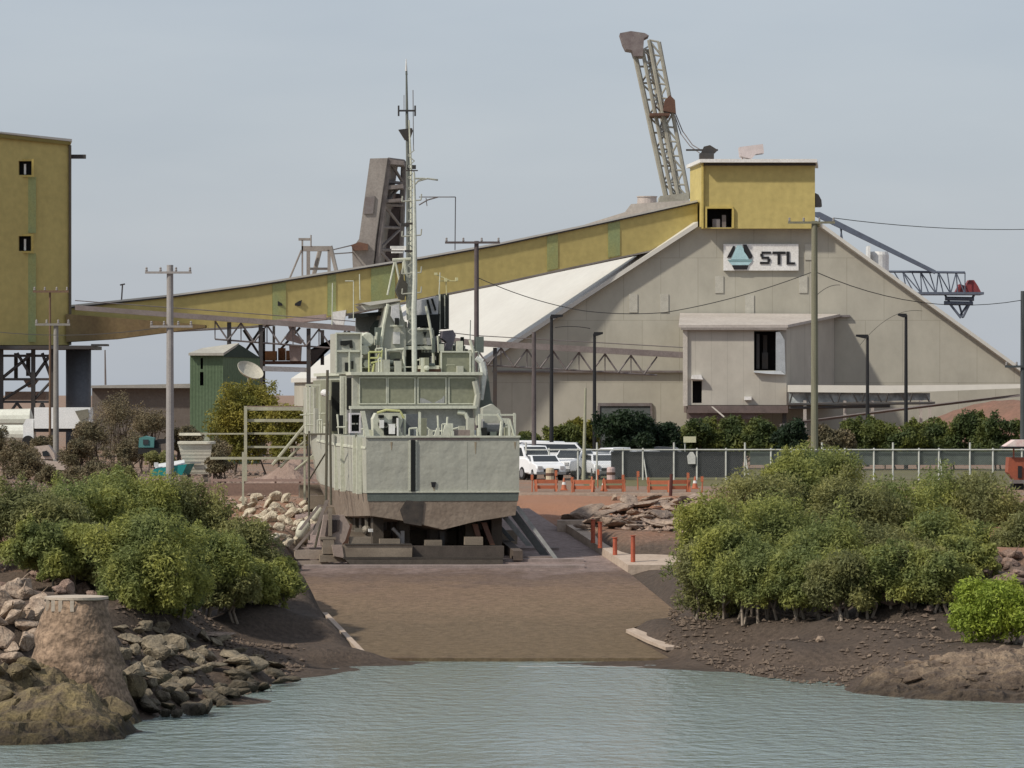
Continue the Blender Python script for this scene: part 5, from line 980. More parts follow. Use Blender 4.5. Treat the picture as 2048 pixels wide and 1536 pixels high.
# rubble heap behind it
mb = MB(); NN = 24; A = []
for j in range(NN):
    for i in range(NN):
        u, v = i/(NN-1)*2-1, j/(NN-1)*2-1; r2 = u*u+v*v
        A.append((-11.8+u*3.6, 252+v*4, 4.35+max(0, 1.35*(1-r2))*(1+.25*math.sin(u*9+v*4)*math.cos(v*7))*(.8+.35*math.sin(u*4+1))))
mb.add(A, [(j*NN+i, j*NN+i+1, (j+1)*NN+i+1, (j+1)*NN+i) for j in range(NN-1) for i in range(NN-1)])
solo('spoil_heap', mb, M('pink_spoil', (.31,.225,.18), (.18,.125,.10), rough=.95, scale=1.4, bump=.2, bscale=3), 'pinkish brown spoil heap behind the rail left of the ship', 'heap', (-11.8,252,4.4), smooth=False)
def barrier(px, base, rot, label):
    Y = (CH-4.4)*F/(base-HY); c0 = P(px, base, Y); t = T('traffic_barrier', label, 'barrier', (c0.x, Y, 4.4), 'orange barriers along the yard edge', rot)
    part('board', MB().box(-.62,.62,-.03,.03,.42,.62), orange, t, local=True)
    part('board', MB().box(-.62,.62,-.03,.03,.14,.32), orange, t, local=True)
    for s in (-.52, .52): part('leg', MB().prism([(s-.05,-.25,0),(s+.05,-.25,0),(s+.05,-.035,.62),(s-.05,-.035,.62)], (0,.05,0)).prism([(s-.05,.2,0),(s+.05,.2,0),(s+.05,.035,.62),(s-.05,.035,.62)], (0,.05,0)), orange, t, local=True)
for px, b_, r_, lb_ in ((1092,983,.1,'orange barrier nearest the ship below the drum'),(1166,984,-.2,'orange barrier below the white ute'),(1228,983,.25,'orange barrier below the white hatchback'),(1318,985,-.1,'orange barrier left of the dark red post'),(1358,984,.3,'orange barrier right of the dark red post')): barrier(px, b_, r_, lb_)
def cone(px, base, label):
    Y = (CH-4.4)*F/(base-HY); c0 = P(px, base, Y); t = T('traffic_cone', label, 'cone', (c0.x, Y, 4.41), 'orange traffic cones on the yard')
    part('cone_body', MB().lathe((0,0,.04), [(.16,0),(.04,.6),(.03,.62)], 12), orange, t, local=True); part('base', MB().box(-.2,.2,-.2,.2,0,.04), orange, t, local=True); part('band', MB().lathe((0,0,.3), [(.112,0),(.083,.14)], 12), white, t, local=True)
for px, b_, lb_ in ((1128,981,'orange cone between the first two barriers'),(1184,978,'orange cone right of the barrier below the white ute'),(1208,982,'orange cone left of the barrier below the hatchback'),(1390,978,'orange cone nearest the right mangroves')): cone(px, b_, lb_)
for i, (px, b_, h_) in enumerate(((1064,984,.9),(1112,978,1.0),(1144,985,.8),(1196,976,1.0),(1246,984,.9),(1276,980,1.0),(1296,986,.8),(1376,984,1.0),(1404,988,.9))):
    Y = (CH-4.4)*F/(b_-HY); c0 = P(px, b_, Y)
    solo('marker_stake', MB().tube((c0.x, Y, 4.35), (c0.x+.03*(-1)**i, Y, 4.4+h_), .035, .03, 6).box(c0.x-.07, c0.x+.07, Y-.05, Y-.04, 4.3+h_*.8, 4.4+h_), orange, 'thin orange stake with a small tag, number '+['one','two','three','four','five','six','seven','eight','nine'][i]+' from the ship along the yard edge', 'stake', (c0.x, Y, 4.4), 'orange marker stakes along the yard edge')
for i, (px, b_) in enumerate(((1100,966),(1222,964))):
    Y = (CH-4.4)*F/(b_-HY); c0 = P(px, b_, Y); t = T('marker_drum', ['cream and brown marker drum in front of the parked vans','pink banded marker drum in front of the white hatchback'][i], 'drum', (c0.x, Y, 4.41))
    part('drum', MB().lathe((0,0,0), [(.26,0),(.27,.1),(.24,.12),(.24,.75),(.2,.85)], 14), [M('drum_cream', (.60,.50,.36)), M('drum_pink', (.60,.45,.42))][i], t, local=True); part('band', MB().lathe((0,0,.4), [(.25,0),(.25,.16)], 14), rust, t, local=True)
mb = MB().tube(P(1341,992,238.5), P(1343,948,238.5), .09, .09, 8); solo('steel_post', mb, M('dark_red', (.10,.035,.03)), 'dark red steel post standing at the yard edge beam', 'post', P(1341,992,238.5))
redp = M('red_brown_paint', (.50,.12,.06), (.30,.08,.05), rough=.7)
for i, (px, top, b_) in enumerate(((1186,1040,1086),(1200,1045,1096),(1230,1076,1110),(1266,1072,1124),(1266,1068,1083),(1222,1040,1058))):
    # stand them on the apron surface
    Yv = np.arange(190, 225, .05); zz = CH+(HY-b_)/F*Yv; k = int(np.argmax(zz <= slip_z(Yv)+.32)); Y = float(Yv[k]); c0 = P(px, b_, Y); tpz = P(px, top, Y)
    solo('bollard', MB().tube(c0, tpz, .10, .09, 10).tube(tpz, tpz+Vector((0,0,.03)), .12, .12, 10), redp,
         ['farthest left red bollard of the close pair on the side apron','right red bollard of the close pair on the side apron','short red bollard in the middle of the side apron edge','red bollard nearest the water on the side apron','small red stub standing at the back of the side apron','short rusty stub between the rubble and the apron'][i], 'bollard', c0, 'red bollards on the side apron')
mb = MB().tube(P(1268,1096,203), P(1360,1096,203), .05).tube(P(1100,985,242), P(1010,985,242), .05)
# foreground concrete stump
cn = T('concrete_dolphin', 'big weathered conical concrete stump with broken rim among the foreground rocks', 'stump', P(152, 1345, 139))
zc = [.2, .9, 1.3, 1.6, 1.9, 2.2, 2.5, 2.75, 3.0, 3.25, 3.5]; rc_ = [1.75, 1.55, 1.42, 1.36, 1.30, 1.22, 1.14, 1.06, .99, .92, .87]; mb = MB(); NS = 40; c0 = P(152, 1300, 139.5); A = []
for z, r in zip(zc, rc_):
    for i in range(NS):
        a = 2*math.pi*i/NS; rr = r*(1+.035*math.sin(3*a+z*4)+.02*math.sin(11*a+z*9)+.03*math.sin(z*13+1.5*math.sin(2*a))+random.uniform(-.02,.02)); A.append((c0.x+rr*math.cos(a), c0.y+rr*math.sin(a), z+(random.uniform(-.05,.05) if z > 1.2 and z < 3.4 else 0)))
fs2 = [(j*NS+i, j*NS+(i+1) % NS, (j+1)*NS+(i+1) % NS, (j+1)*NS+i) for j in range(10) for i in range(NS)]+[tuple(range(10*NS, 11*NS))]
mb.add(A, fs2); part('body', mb, M('stained_concrete', (.32,.225,.155), (.15,.105,.072), rough=.95, scale=1.0, streak=(1,1,2.8), bump=.16, bscale=3.2, contrast=.13, fine=.4, wet=True), cn, smooth=True)
mb = MB(); A = []
for z, r in ((3.5,.84),(3.53,.92),(3.60,.92),(3.62,.74)):
    for i in range(NS):
        a = 2*math.pi*i/NS; A.append((c0.x+r*math.cos(a)*(1+.03*math.sin(7*a)), c0.y+r*math.sin(a), z))
mb.add(A, [(j*NS+i, j*NS+(i+1) % NS, (j+1)*NS+(i+1) % NS, (j+1)*NS+i) for j in range(3) for i in range(NS)]+[tuple(range(3*NS, 4*NS))]); part('rim', mb, M('pale_rim', (.52,.45,.37), (.36,.29,.22), rough=.9, scale=3), cn)
for a in (-2.6,-2.3,-2.0,-1.6): part('rim_tooth', MB().box(c0.x+.89*math.cos(a)-.06, c0.x+.89*math.cos(a)+.05, c0.y+.91*math.sin(a)-.05, c0.y+.91*math.sin(a)+.05, 3.2, 3.52), M('pale_rim', (.5,.45,.37)), cn)
# ------------------------------------------------------------------ rocks
def rockmesh(i, flat, mat, pts=18):
    rs = random.Random(100+i); bm = bmesh.new()
    for _ in range(pts):
        v = Vector((rs.gauss(0,1), rs.gauss(0,1), rs.gauss(0,1))).normalized()*rs.uniform(.75,1.0); bm.verts.new((v.x*.5*rs.uniform(.8,1.1), v.y*.5, v.z*.5*flat))
    r = bmesh.ops.convex_hull(bm, input=bm.verts); bmesh.ops.delete(bm, geom=[e for e in r['geom_interior'] if isinstance(e, bmesh.types.BMVert)], context='VERTS')
    bmesh.ops.bevel(bm, geom=bm.edges[:], offset=.03, segments=1, affect='EDGES')
    bmesh.ops.triangulate(bm, faces=bm.faces); bmesh.ops.subdivide_edges(bm, edges=bm.edges[:], cuts=1)
    for v in bm.verts: v.co += Vector((rs.uniform(-1,1), rs.uniform(-1,1), rs.uniform(-1,1)))*.012
    me = bpy.data.meshes.new('rock'); bm.to_mesh(me); bm.free(); me.materials.append(mat); return me
rk = {}
def rset(key, col, col2, flats):
    mt = M('rock_'+key, col, col2, rough=.95, scale=2.2, bump=.10, bscale=5, contrast=.14, fine=.3, wet=True); rk[key] = [rockmesh(hash(key) % 97*0+len(rk)*20+i, f, mt) for i, f in enumerate(flats)]
rset('mossy', (.17,.135,.075), (.09,.07,.045), (.7,.55,.8,.6,.5))
rset('olive', (.26,.215,.15), (.12,.10,.07), (.5,.4,.7,.35,.6))
rset('pale', (.41,.32,.24), (.23,.165,.12), (.6,.7,.45,.8))
rset('pink', (.30,.21,.165), (.17,.115,.09), (.6,.8,.7,.5))
rset('cream', (.56,.50,.38), (.36,.30,.22), (.6,.5,.8,.9))
rset('slab', (.34,.26,.20), (.20,.15,.12), (.3,.25,.4,.22))
rset('ledge', (.24,.175,.12), (.12,.085,.06), (.35,.45,.3,.5))
rset('dark', (.17,.12,.095), (.10,.075,.06), (.6,.5,.8,.4))
RS = random.Random(3)
def rock(key, px, py, size, label, group, sink=.3, stretch=1.0, rz=None, tilt=.35, scale=None):
    h = hit(px, py); me = RS.choice(rk[key]); o = bpy.data.objects.new('rock', me); COL.objects.link(o)
    s = scale or (size*RS.uniform(.85,1.15)*stretch, size*RS.uniform(.8,1.1), size*RS.uniform(.8,1.15))
    o.scale = s; o.rotation_euler = (RS.uniform(-tilt,tilt), RS.uniform(-tilt,tilt), RS.uniform(0,6.28) if rz is None else rz)
    o.location = h+Vector((0, 0, size*.28*(1-sink))); tag(o, label, 'rock', group); W[o] = Matrix.Identity(4); return o
def zone(key, n_, poly, s0, s1, label, group, **k):
    xs = [p[0] for p in poly]; ys = [p[1] for p in poly]; c_ = 0; tries = 0; done = []
    while c_ < n_ and tries < 8000:
        tries += 1; x = RS.uniform(min(xs), max(xs)); y = RS.uniform(min(ys), max(ys)); ins = False
        for i in range(len(poly)):
            (x0, y0), (x1, y1) = poly[i], poly[(i+1) % len(poly)]
            if (y0 > y) != (y1 > y) and x < (x1-x0)*(y-y0)/(y1-y0)+x0: ins = not ins
        if not ins: continue
        s = RS.uniform(s0, s1); need = s*9600/180*k.get('gap', .2)
        if any(abs(x-a)+1.4*abs(y-b) < need+q for a, b, q in done): continue
        done.append((x, y, need)); rock(key, x, y, s, label, group, **{a: b for a, b in k.items() if a != 'gap'}); c_ += 1
zone('mossy', 24, [(-20,1345),(60,1350),(230,1365),(275,1420),(260,1465),(-20,1480)], .6, 1.25, 'mossy brown boulder at the tip of the rocky left foreground point', 'mossy boulders at the left foreground point', sink=-.5, gap=.3)
zone('olive', 48, [(240,1262),(330,1262),(400,1300),(465,1385),(425,1426),(300,1440),(270,1400),(245,1340)], .6, 1.35, 'angular olive brown rock on the slope right of the concrete stump', 'angular rocks right of the concrete stump', tilt=.5)
zone('olive', 16, [(380,1268),(480,1300),(575,1345),(565,1368),(475,1396),(440,1330)], .6, 1.1, 'flat olive brown rock on the mud near the left waterline', 'flat rocks near the left waterline', stretch=1.5)
zone('olive', 12, [(300,1425),(430,1402),(470,1385),(575,1362),(580,1374),(480,1400),(440,1424),(305,1446)], .5, .9, 'wet rock right at the left waterline', 'wet rocks along the left waterline')
zone('pale', 18, [(0,1160),(60,1170),(92,1215),(60,1340),(0,1345)], .8, 1.5, 'pale stone boulder piled left of the concrete stump', 'pale boulders left of the concrete stump', tilt=.6)
zone('pink', 12, [(60,1148),(230,1150),(235,1200),(70,1200)], .6, 1.0, 'reddish boulder behind the concrete stump beneath the mangroves', 'reddish boulders behind the concrete stump', tilt=.6)
zone('cream', 42, [(470,1000),(640,1000),(640,1040),(600,1095),(560,1100),(500,1060)], .5, 1.0, 'cream coloured rock on the bank left of the ship cradle', 'cream rocks left of the ship cradle', tilt=.8)
zone('slab', 40, [(1260,1008),(1400,1005),(1400,1070),(1300,1062),(1140,1062),(1130,1052)], .9, 1.9, 'pale brown broken slab in the rubble behind the side apron', 'broken slabs behind the side apron', stretch=1.3)
zone('pale', 5, [(1225,1000),(1270,1000),(1275,1030),(1230,1030)], .5, .8, 'blocky pale rock at the top of the rubble behind the apron', 'blocky pale rocks at the top of the rubble')
zone('dark', 24, [(1620,1175),(1950,1150),(1940,1225),(1800,1240),(1720,1240),(1520,1225)], .5, 1.0, 'dull brown rock under the right mangroves', 'brown rocks under the right mangroves')
zone('dark', 12, [(1860,1150),(2048,1120),(2048,1200),(1960,1200)], .6, 1.1, 'brown boulder between the pinkish ones above the bright green bush', 'brown boulders above the bright green bush')
zone('pink', 10, [(1880,1125),(2048,1110),(2048,1180),(1960,1185),(1890,1160)], .6, 1.15, 'pinkish boulder beside the bright green bush', 'pinkish boulders above the bright green bush')
def outcrop(name, poly, amp, scl, mat, label, cat='rock', seed=0):
    """a continuous lump of rock lying on the bank"""
    W2 = [hit(x, y) for x, y in poly]; xs = [p.x for p in W2]; ys = [p.y for p in W2]
    ax = np.arange(min(xs)-.5, max(xs)+.5, .11); ay = np.arange(min(ys)-.5, max(ys)+.5, .14); X, Y = np.meshgrid(ax, ay)
    d = np.full(X.shape, 1e9); ins = np.zeros(X.shape, bool); n_ = len(W2)
    for i in range(n_):
        x0, y0, x1, y1 = W2[i].x, W2[i].y, W2[(i+1) % n_].x, W2[(i+1) % n_].y; ex, ey = x1-x0, y1-y0
        t = np.clip(((X-x0)*ex+(Y-y0)*ey)/(ex*ex+ey*ey+1e-9), 0, 1); d = np.minimum(d, np.hypot(X-x0-t*ex, Y-y0-t*ey))
        c_ = ((y0 > Y) != (y1 > Y)) & (X < (x1-x0)*(Y-y0)/(y1-y0+1e-12)+x0); ins ^= c_
    d = np.where(ins, d, -d); e_ = sstep(-.25, .9, d)
    rg = (.5+.5*vnoise(X, Y, scl, seed+5))*.6+(1-np.abs(vnoise(X, Y, scl*.35, seed+6)))*.28+vnoise(X, Y, .45, seed+7)*.13+(1-np.abs(vnoise(X, Y, .26, seed+8)))*.12
    rg = rg*.65+np.round(rg*5)/5*.35
    Z = height(X, Y)-.25+e_*(.15+amp*rg); ny_, nx_ = X.shape; jj, ii = np.meshgrid(np.arange(ny_-1), np.arange(nx_-1), indexing='ij'); q0 = (jj*nx_+ii).ravel()
    keep = (d.ravel()[q0] > -.6); q0 = q0[keep]; mb = MB(); mb.add(np.stack([X, Y, Z], -1).reshape(-1, 3).tolist(), np.stack([q0, q0+1, q0+nx_+1, q0+nx_], -1).tolist())
    c0 = W2[0]; o = solo(name, mb, mat, label, cat, (sum(xs)/n_, sum(ys)/n_, max(0, float(np.median(Z)))))
    return o
outcrop('rock_ledge', [(1672,1386),(1760,1345),(1860,1318),(1960,1304),(2100,1298),(2100,1404),(1900,1404),(1790,1399)], .5, 1.0, M('ledge_rock', (.23,.17,.115), (.11,.08,.06), wet=True, rough=.95, scale=1.8, bump=.12, bscale=4, contrast=.12, fine=.35), 'long low knobbly rock ledge along the right waterline', seed=1)
outcrop('rock_mass', [(-60,1350),(40,1345),(70,1335),(240,1335),(285,1395),(296,1445),(275,1480),(100,1492),(-60,1494)], 1.15, 2.3, M('mossy_mass', (.18,.14,.07), (.085,.065,.045), wet=True, rough=.95, scale=1.6, bump=.14, bscale=4, contrast=.12, fine=.35), 'mossy brown mass of rock below the concrete stump at the waterline', seed=9)
zone('ledge', 22, [(1685,1382),(1760,1345),(1900,1315),(2048,1305),(2048,1395),(1900,1396),(1790,1393)], .6, 1.1, 'low knobbly rock of the ledge at the right waterline', 'knobbly ledge rocks at the right waterline', tilt=.2, sink=.8)
zone('pink', 5, [(1340,1190),(1400,1215),(1420,1250),(1385,1240)], .35, .6, 'small reddish rock beside the right edge of the slipway', 'small rocks beside the right slipway edge')
for px, py, s, lb_ in ((1640,1285,.42,'square pale stone lying alone on the right mud slope'),(1738,1316,.35,'small pale rock on the mud above the right waterline'),(1722,1334,.22,'tiny pale rock near the right waterline'),(1680,1262,.3,'small white stone on the dark mud below the mangroves'),(1870,1262,.28,'small stone left of the bright green bush'),(1415,1243,.3,'pale flat stone near the foot of the right slip edge')):
    rock('pale', px, py, s, lb_, 'lone stones on the mud')
rock('slab', 432, 1280, 1.0, 'long pale flat slab lying on the dark mud right of the left mangrove stems', 'lone stones on the mud', stretch=1.7, rz=.1, tilt=.1)
rock('olive', 575, 1368, .9, 'flat dark rock tip reaching into the water left of the slipway', 'lone stones on the mud', stretch=1.4, rz=0, tilt=.05)
rock('pale', 400, 1325, .8, 'pinkish grey boulder beside the olive rocks right of the stump', 'lone stones on the mud')
mb = MB(); e0 = P(1266,1262,178); 
solo('broken_slip_edge', MB().prism([(4.5,177.5,.72),(5.4,174.5,.5),(6.2,172.0,.32),(5.5,171.8,.3),(4.9,174,.45),(4.2,177,.68)], (0,0,.12)), conc, 'pale broken concrete edge poking from the mud at the lower right of the slipway', 'edge', (5,175,.5))
solo('slip_edge_beam', MB().hexa([(-7.2,182,slip_z(182)+.02),(-7.0,182,slip_z(182)+.02),(-7.0,182,slip_z(182)+.16),(-7.2,182,slip_z(182)+.16)], [(-5.3,170.1,.1),(-5.1,170.1,.1),(-5.1,170.1,.26),(-5.3,170.1,.26)]), conc, 'pale concrete edge strip along the lower left side of the slipway', 'edge', (-6.2,176,.5))
# ------------------------------------------------------------------ foliage
def leaves(name, blobs, nleaf, size, mat, parent, seed=0, up=.35, droop=0):
    rs = np.random.RandomState(seed); bl = np.array([[*b[0], *b[1]] for b in blobs]); vol = (bl[:,3]*bl[:,4]*bl[:,5])**.75
    idx = rs.choice(len(bl), nleaf, p=vol/vol.sum()); d = rs.normal(size=(nleaf,3)); d /= np.linalg.norm(d, axis=1)[:,None]
    d[:,2] = np.where(d[:,2] < -.7, -d[:,2]*.6, d[:,2])
    r = 1.12-np.abs(rs.normal(0,.36,nleaf)); r = np.where(rs.rand(nleaf) < .06, r+rs.rand(nleaf)*.28, r)
    c = bl[idx,:3]+d*bl[idx,3:6]*r[:,None]
    nrm = d*.6+rs.normal(0,.75,(nleaf,3)); nrm[:,2] += up; nrm /= np.linalg.norm(nrm, axis=1)[:,None]
    t = np.cross(nrm, rs.normal(size=(nleaf,3))); t /= np.linalg.norm(t, axis=1)[:,None]+1e-9; b = np.cross(nrm, t)
    s = size*rs.uniform(.6,1.35,nleaf)[:,None]; l_ = s*rs.uniform(1.3,2.3,(nleaf,1))
    V = np.stack([c-t*l_*.5, c+b*s*.32, c+t*l_*.5, c-b*s*.32], 1).reshape(-1,3)
    wp = W[parent].translation; V = V-np.array(wp)
    me = bpy.data.meshes.new(name); me.vertices.add(len(V)); me.vertices.foreach_set('co', V.astype(np.float32).ravel())
    me.loops.add(len(V)); me.loops.foreach_set('vertex_index', np.arange(len(V), dtype=np.int32)); me.polygons.add(nleaf)
    me.polygons.foreach_set('loop_start', np.arange(0, len(V), 4, dtype=np.int32)); me.update(calc_edges=True); me.materials.append(mat)
    o = bpy.data.objects.new(name, me); COL.objects.link(o); o.parent = parent; W[o] = W[parent]; return o
bark = M('pale_bark', (.30,.25,.20), (.17,.14,.11), rough=.9, scale=4); dbark = M('dark_bark', (.11,.085,.065), rough=.9)
mang = leafmat('mangrove_leaf', (.37,.375,.10), (.19,.225,.08), trans=.45); mang2 = leafmat('mangrove_leaf_olive', (.32,.31,.115), (.18,.19,.08), trans=.45); brightl = leafmat('bright_leaf', (.36,.42,.06), (.23,.30,.045)); hedgel = leafmat('hedge_leaf', (.18,.19,.04), (.06,.085,.03), scale=.35); darkl = leafmat('dark_leaf', (.035,.06,.025), (.02,.035,.018)); yl = leafmat('yellow_green_leaf', (.27,.235,.045), (.15,.15,.03)); dry = leafmat('dry_twig', (.20,.155,.09), (.115,.10,.055), trans=.15)
def bush(px, top, bot, hw, Y, label, cat='tree', name='mangrove_tree', mat=None, n=6500, size=.17, stems=4, nb=18, seed=0, group=None, gap=.0, depth=.8, base=None, flat=1.0, barkm=None):
    rs = random.Random(seed*7+11); sc_ = Y/F; cx_, cz = (px-CX)*sc_, CH+(HY-(top+bot)/2)*sc_; rx = hw*sc_; rz = (bot-top)/2*sc_; zb = hz(cx_, Y) if base is None else base
    t = T(name, label, cat, (cx_, Y, zb), group); bl = []
    for i in range(nb):
        for _ in range(30):
            u = Vector((rs.uniform(-1,1), rs.uniform(-1,1), rs.uniform(-1,1)))
            if u.length < 1 and (u.z > -.2 or u.x*u.x+u.z*u.z > .15): break
        r = rs.uniform(.30,.5)*min(rx, rz*1.15)
        bl.append(((cx_+u.x*(rx-r*.8), Y+u.y*(rx*depth-r*.5), cz+u.z*(rz-r*.55)), (r*rs.uniform(.85,1.2), r, r*rs.uniform(.75,1.1)*flat)))
    for i in range(nb*3):                       # loose tufts pushing out of the outline
        u = Vector((rs.gauss(0,1), rs.gauss(0,1), abs(rs.gauss(0,1))*.9-.2)).normalized(); r = rs.uniform(.09,.2)*min(rx, rz)
        hb = bl[rs.randrange(nb)]; bl.append(((hb[0][0]+u.x*hb[1][0], hb[0][1]+u.y*hb[1][1], hb[0][2]+(u.z*rs.uniform(.8,1.35)-(.5 if i % 3 == 0 else 0))*hb[1][2]), (r*.9, r*.9, r*rs.uniform(.9,1.5))))
    leaves('crown', bl, n, size, mat or mang, t, seed, up=.5)
    mb = MB()
    for k in range(stems):
        a = rs.uniform(0, 6.28); b0 = Vector((cx_+rs.uniform(-.45,.45)*rx, Y+rs.uniform(-.3,.3)*rx, zb-.1)); tb0 = min((Vector(q[0]) for q in bl[:nb]), key=lambda p: abs(p.x-b0.x)+abs(p.z-cz)*.5)
        m1 = b0.lerp(tb0, .35)+Vector((rs.uniform(-.2,.2), rs.uniform(-.2,.2), 0)); m2 = b0.lerp(tb0, .7)+Vector((rs.uniform(-.15,.15), rs.uniform(-.1,.1), .1))
        mb.path([b0, m1, m2, tb0], [.06,.05,.035,.015], 6)
        for q in range(2):
            tb1 = Vector(bl[rs.randrange(nb)][0]); mb.path([m1 if q else m2, (m1+tb1)/2+Vector((0,0,-.1)), tb1], [.045,.03,.012], 5)
    part('trunk', mb, barkm or bark, t); return t
G1 = 'mangroves on the left bank'; G2 = 'mangroves on the right bank'
LB = [(50,975,1150,120,168,'leftmost mangrove of the left bank cut by the photo edge'),(150,955,1150,110,172,'broad mangrove above the reddish boulders'),(262,938,1120,115,176,'rounded mangrove left of the teal boat'),(372,955,1150,90,177,'tall mangrove just right of the teal boat'),
      (300,1020,1222,120,166.5,'low hanging mangrove right behind the concrete stump'),(400,1040,1200,100,171,'mangrove with two pale bent stems at its foot'),(472,1035,1180,85,176,'mangrove reaching toward the cream rocks'),(545,1095,1200,55,177,'small rightmost mangrove of the left bank by the slip corner'),(100,1040,1160,110,165,'lower front mangrove above the pale boulders'),(200,1050,1180,90,166,'olive mangrove between the stump and the upper crowns'),(480,1110,1215,80,173,'low spreading mangrove over the dark mud'),(290,1125,1235,80,164.5,'lowest mangrove crown just right of the stump rim'),(450,1125,1222,75,171,'low mangrove crown above the long flat slab'),(540,1120,1212,58,174,'low mangrove crown at the left slip corner'),(350,1120,1240,70,166,'lowest hanging mangrove crown between the stump and the pale bent stems')]
for i, (px, a, b_, hw, Y, lb_) in enumerate(LB):
  if b_ > 1205: Y = min(Y, hit(px, b_-4).y+.3)
  bush(px, a, b_, hw*1.12, Y, lb_, seed=i, group=G1, mat=mang if i % 3 else mang2, n=int(290*hw), nb=26, size=.085)
RB_ = [(1432,985,1190,78,180,'leftmost mangrove of the right bank beside the apron'),(1520,945,1120,85,190,'mangrove behind the leftmost right bank crowns'),(1560,1000,1190,95,181,'full mangrove above the pale bent stems'),(1640,884,1030,90,200,'tallest mangrove of the right bank rising to the fence'),
       (1700,960,1120,95,190,'mangrove below the tall central crown'),(1790,965,1120,90,192,'mangrove under the right part of the fence'),(1880,945,1110,90,194,'mangrove right of the white marker posts'),(1975,955,1120,90,193,'rightmost mangrove beside the red machine'),
       (1480,1060,1215,85,175,'low front mangrove over the slip edge rocks'),(1640,1050,1215,95,177,'low front mangrove at the middle of the right bank'),(1760,1050,1200,90,180,'olive crowned mangrove above the brown rocks'),(1870,1040,1190,90,182,'mangrove whose stems reach the brown rocks'),(1960,1050,1150,80,186,'mangrove over the pinkish boulders'),(1830,1090,1215,70,175,'front mangrove over the brown rocks left of the pinkish boulders'),(1830,1130,1225,55,172,'small mangrove among the brown rocks of the right bank'),(1930,1085,1180,60,175,'small front mangrove just above the bright green bush'),(1420,1095,1236,62,176,'lowest front mangrove beside the broken apron corner'),(1515,1100,1240,80,173,'front mangrove over the thin pale stems'),(1610,1105,1244,80,172,'front mangrove over the curved pale stem'),(1700,1112,1244,78,172.5,'front mangrove over the thick pale stem'),(1790,1105,1236,80,173.5,'front mangrove above the small white stones'),(1880,1110,1232,60,172.5,'front mangrove left of the bright green bush'),(2045,1040,1140,60,184,'mangrove at the right photo edge above the boulders'),(1590,930,1030,60,196,'small crown left of the tallest right bank mangrove')]
for i, (px, a, b_, hw, Y, lb_) in enumerate(RB_):
  if Y < 176: Y = min(Y, hit(px, b_-4).y+.3); b_ -= 30
  bush(px, a-12, b_+16, hw*1.25, Y, lb_, seed=40+i, stems=7 if b_ > 1190 else 4, group=G2, mat=mang if i % 3 != 1 else mang2, n=int(290*hw), nb=26, size=.085)
bush(1990, 1140, 1288, 100, 161.3, 'bright yellow green bush at the right edge above the rock ledge', cat='bush', name='green_bush', mat=brightl, n=24000, seed=80, stems=3, size=.085, nb=30)
bush(2060, 1180, 1290, 40, 160, 'bright green bush cut by the right photo edge', cat='bush', name='green_bush', mat=brightl, n=6000, seed=81, stems=2, size=.09)
# pale bent stems by the left mud
t = T('mangrove_sapling', 'pair of pale bent mangrove stems at the edge of the left mud', 'stem', P(400, 1245, 171))
part('trunk', MB().path([P(398,1244,171), P(408,1222,171), P(411,1205,171), P(404,1188,171), P(402,1170,171)], [.07,.06,.05,.045,.03]).path([P(385,1240,171.3), P(392,1222,171.3), P(401,1210,171.3)], [.05,.04,.02]), M('white_bark', (.46,.40,.32), (.3,.25,.2)), t)
for i, (x, y) in enumerate(((1522,1225),(1575,1222),(1612,1226),(1690,1235),(1800,1240),(1860,1232),(1905,1240))):
    h = hit(x, y); k = 9600/h.y; t = T('mangrove_sapling', ['thin pale stem left of the forked ones under the right mangroves','forked pale stem under the left part of the right mangroves','curved pale stem leaning left under the right mangroves','thick pale stem under the middle of the right mangroves','straight leaning pale stem above the small white stones','slender stem amid the brown rocks','pale stem just left of the bright green bush'][i], 'stem', h, 'pale stems under the right mangroves')
    rr = random.Random(i*5+2); q = h-Vector((0,0,.1)); pts = [q]; dx = rr.uniform(-.5,.5)
    for k_ in range(5): dx += rr.uniform(-.25,.25); q = q+Vector((dx*.32, .12, rr.uniform(.26,.40))); pts.append(q)
    mb = MB().path(pts, [.065,.06,.05,.045,.035,.02]); q = pts[2]; q2 = q+Vector((-dx*.5-.15,.1,.45)); i % 3 and mb.path([q, q2, q2+Vector((rr.uniform(-.1,.1),.1,.3))], [.035,.025,.01]); part('trunk', mb, bark if i % 2 else dbark, t)
# yard and background greenery
G3 = 'hedge bushes behind the fence'
for i, (px, a, b_, hw, Y, mt, lb_) in enumerate([(1130,858,905,38,318,hedgel,'small olive bush between the first two lamp posts'),(1160,845,905,30,322,yl,'yellowish bush left of the roller door'),(1055,868,900,30,316,hedgel,'low bush just behind the right edge of the ship'),(1262,828,905,62,315,darkl,'very dark rounded bush in front of the roller door'),(1330,845,905,45,318,darkl,'dark bush right of the roller door'),
        (1400,842,905,50,326,hedgel,'hedge bush under the left end of the annex'),(1462,845,905,52,326,hedgel,'hedge bush under the middle of the annex'),(1530,848,905,48,324,hedgel,'hedge bush under the right end of the annex'),(1590,846,900,42,320,darkl,'dark bush at the foot of the olive power pole'),(1665,855,905,40,318,dry,'brownish bush right of the olive power pole'),
        (1725,848,905,46,322,hedgel,'hedge bush at the foot of the shorter right lamp post'),(1790,842,905,50,320,hedgel,'bright hedge bush left of the taller right lamp post'),(1860,842,905,50,322,hedgel,'hedge bush below the earth mound'),(1930,838,905,52,320,hedgel,'broad hedge bush near the right photo edge'),(2005,825,905,55,318,hedgel,'dark tall hedge bush at the right photo edge')]):
    bush(px, a-6, b_+26, hw*1.35, Y, lb_, cat='bush', name='hedge_bush', mat=mt, n=12000, size=.16, seed=100+i, group=G3, stems=2, nb=14, base=4.4, barkm=dbark)
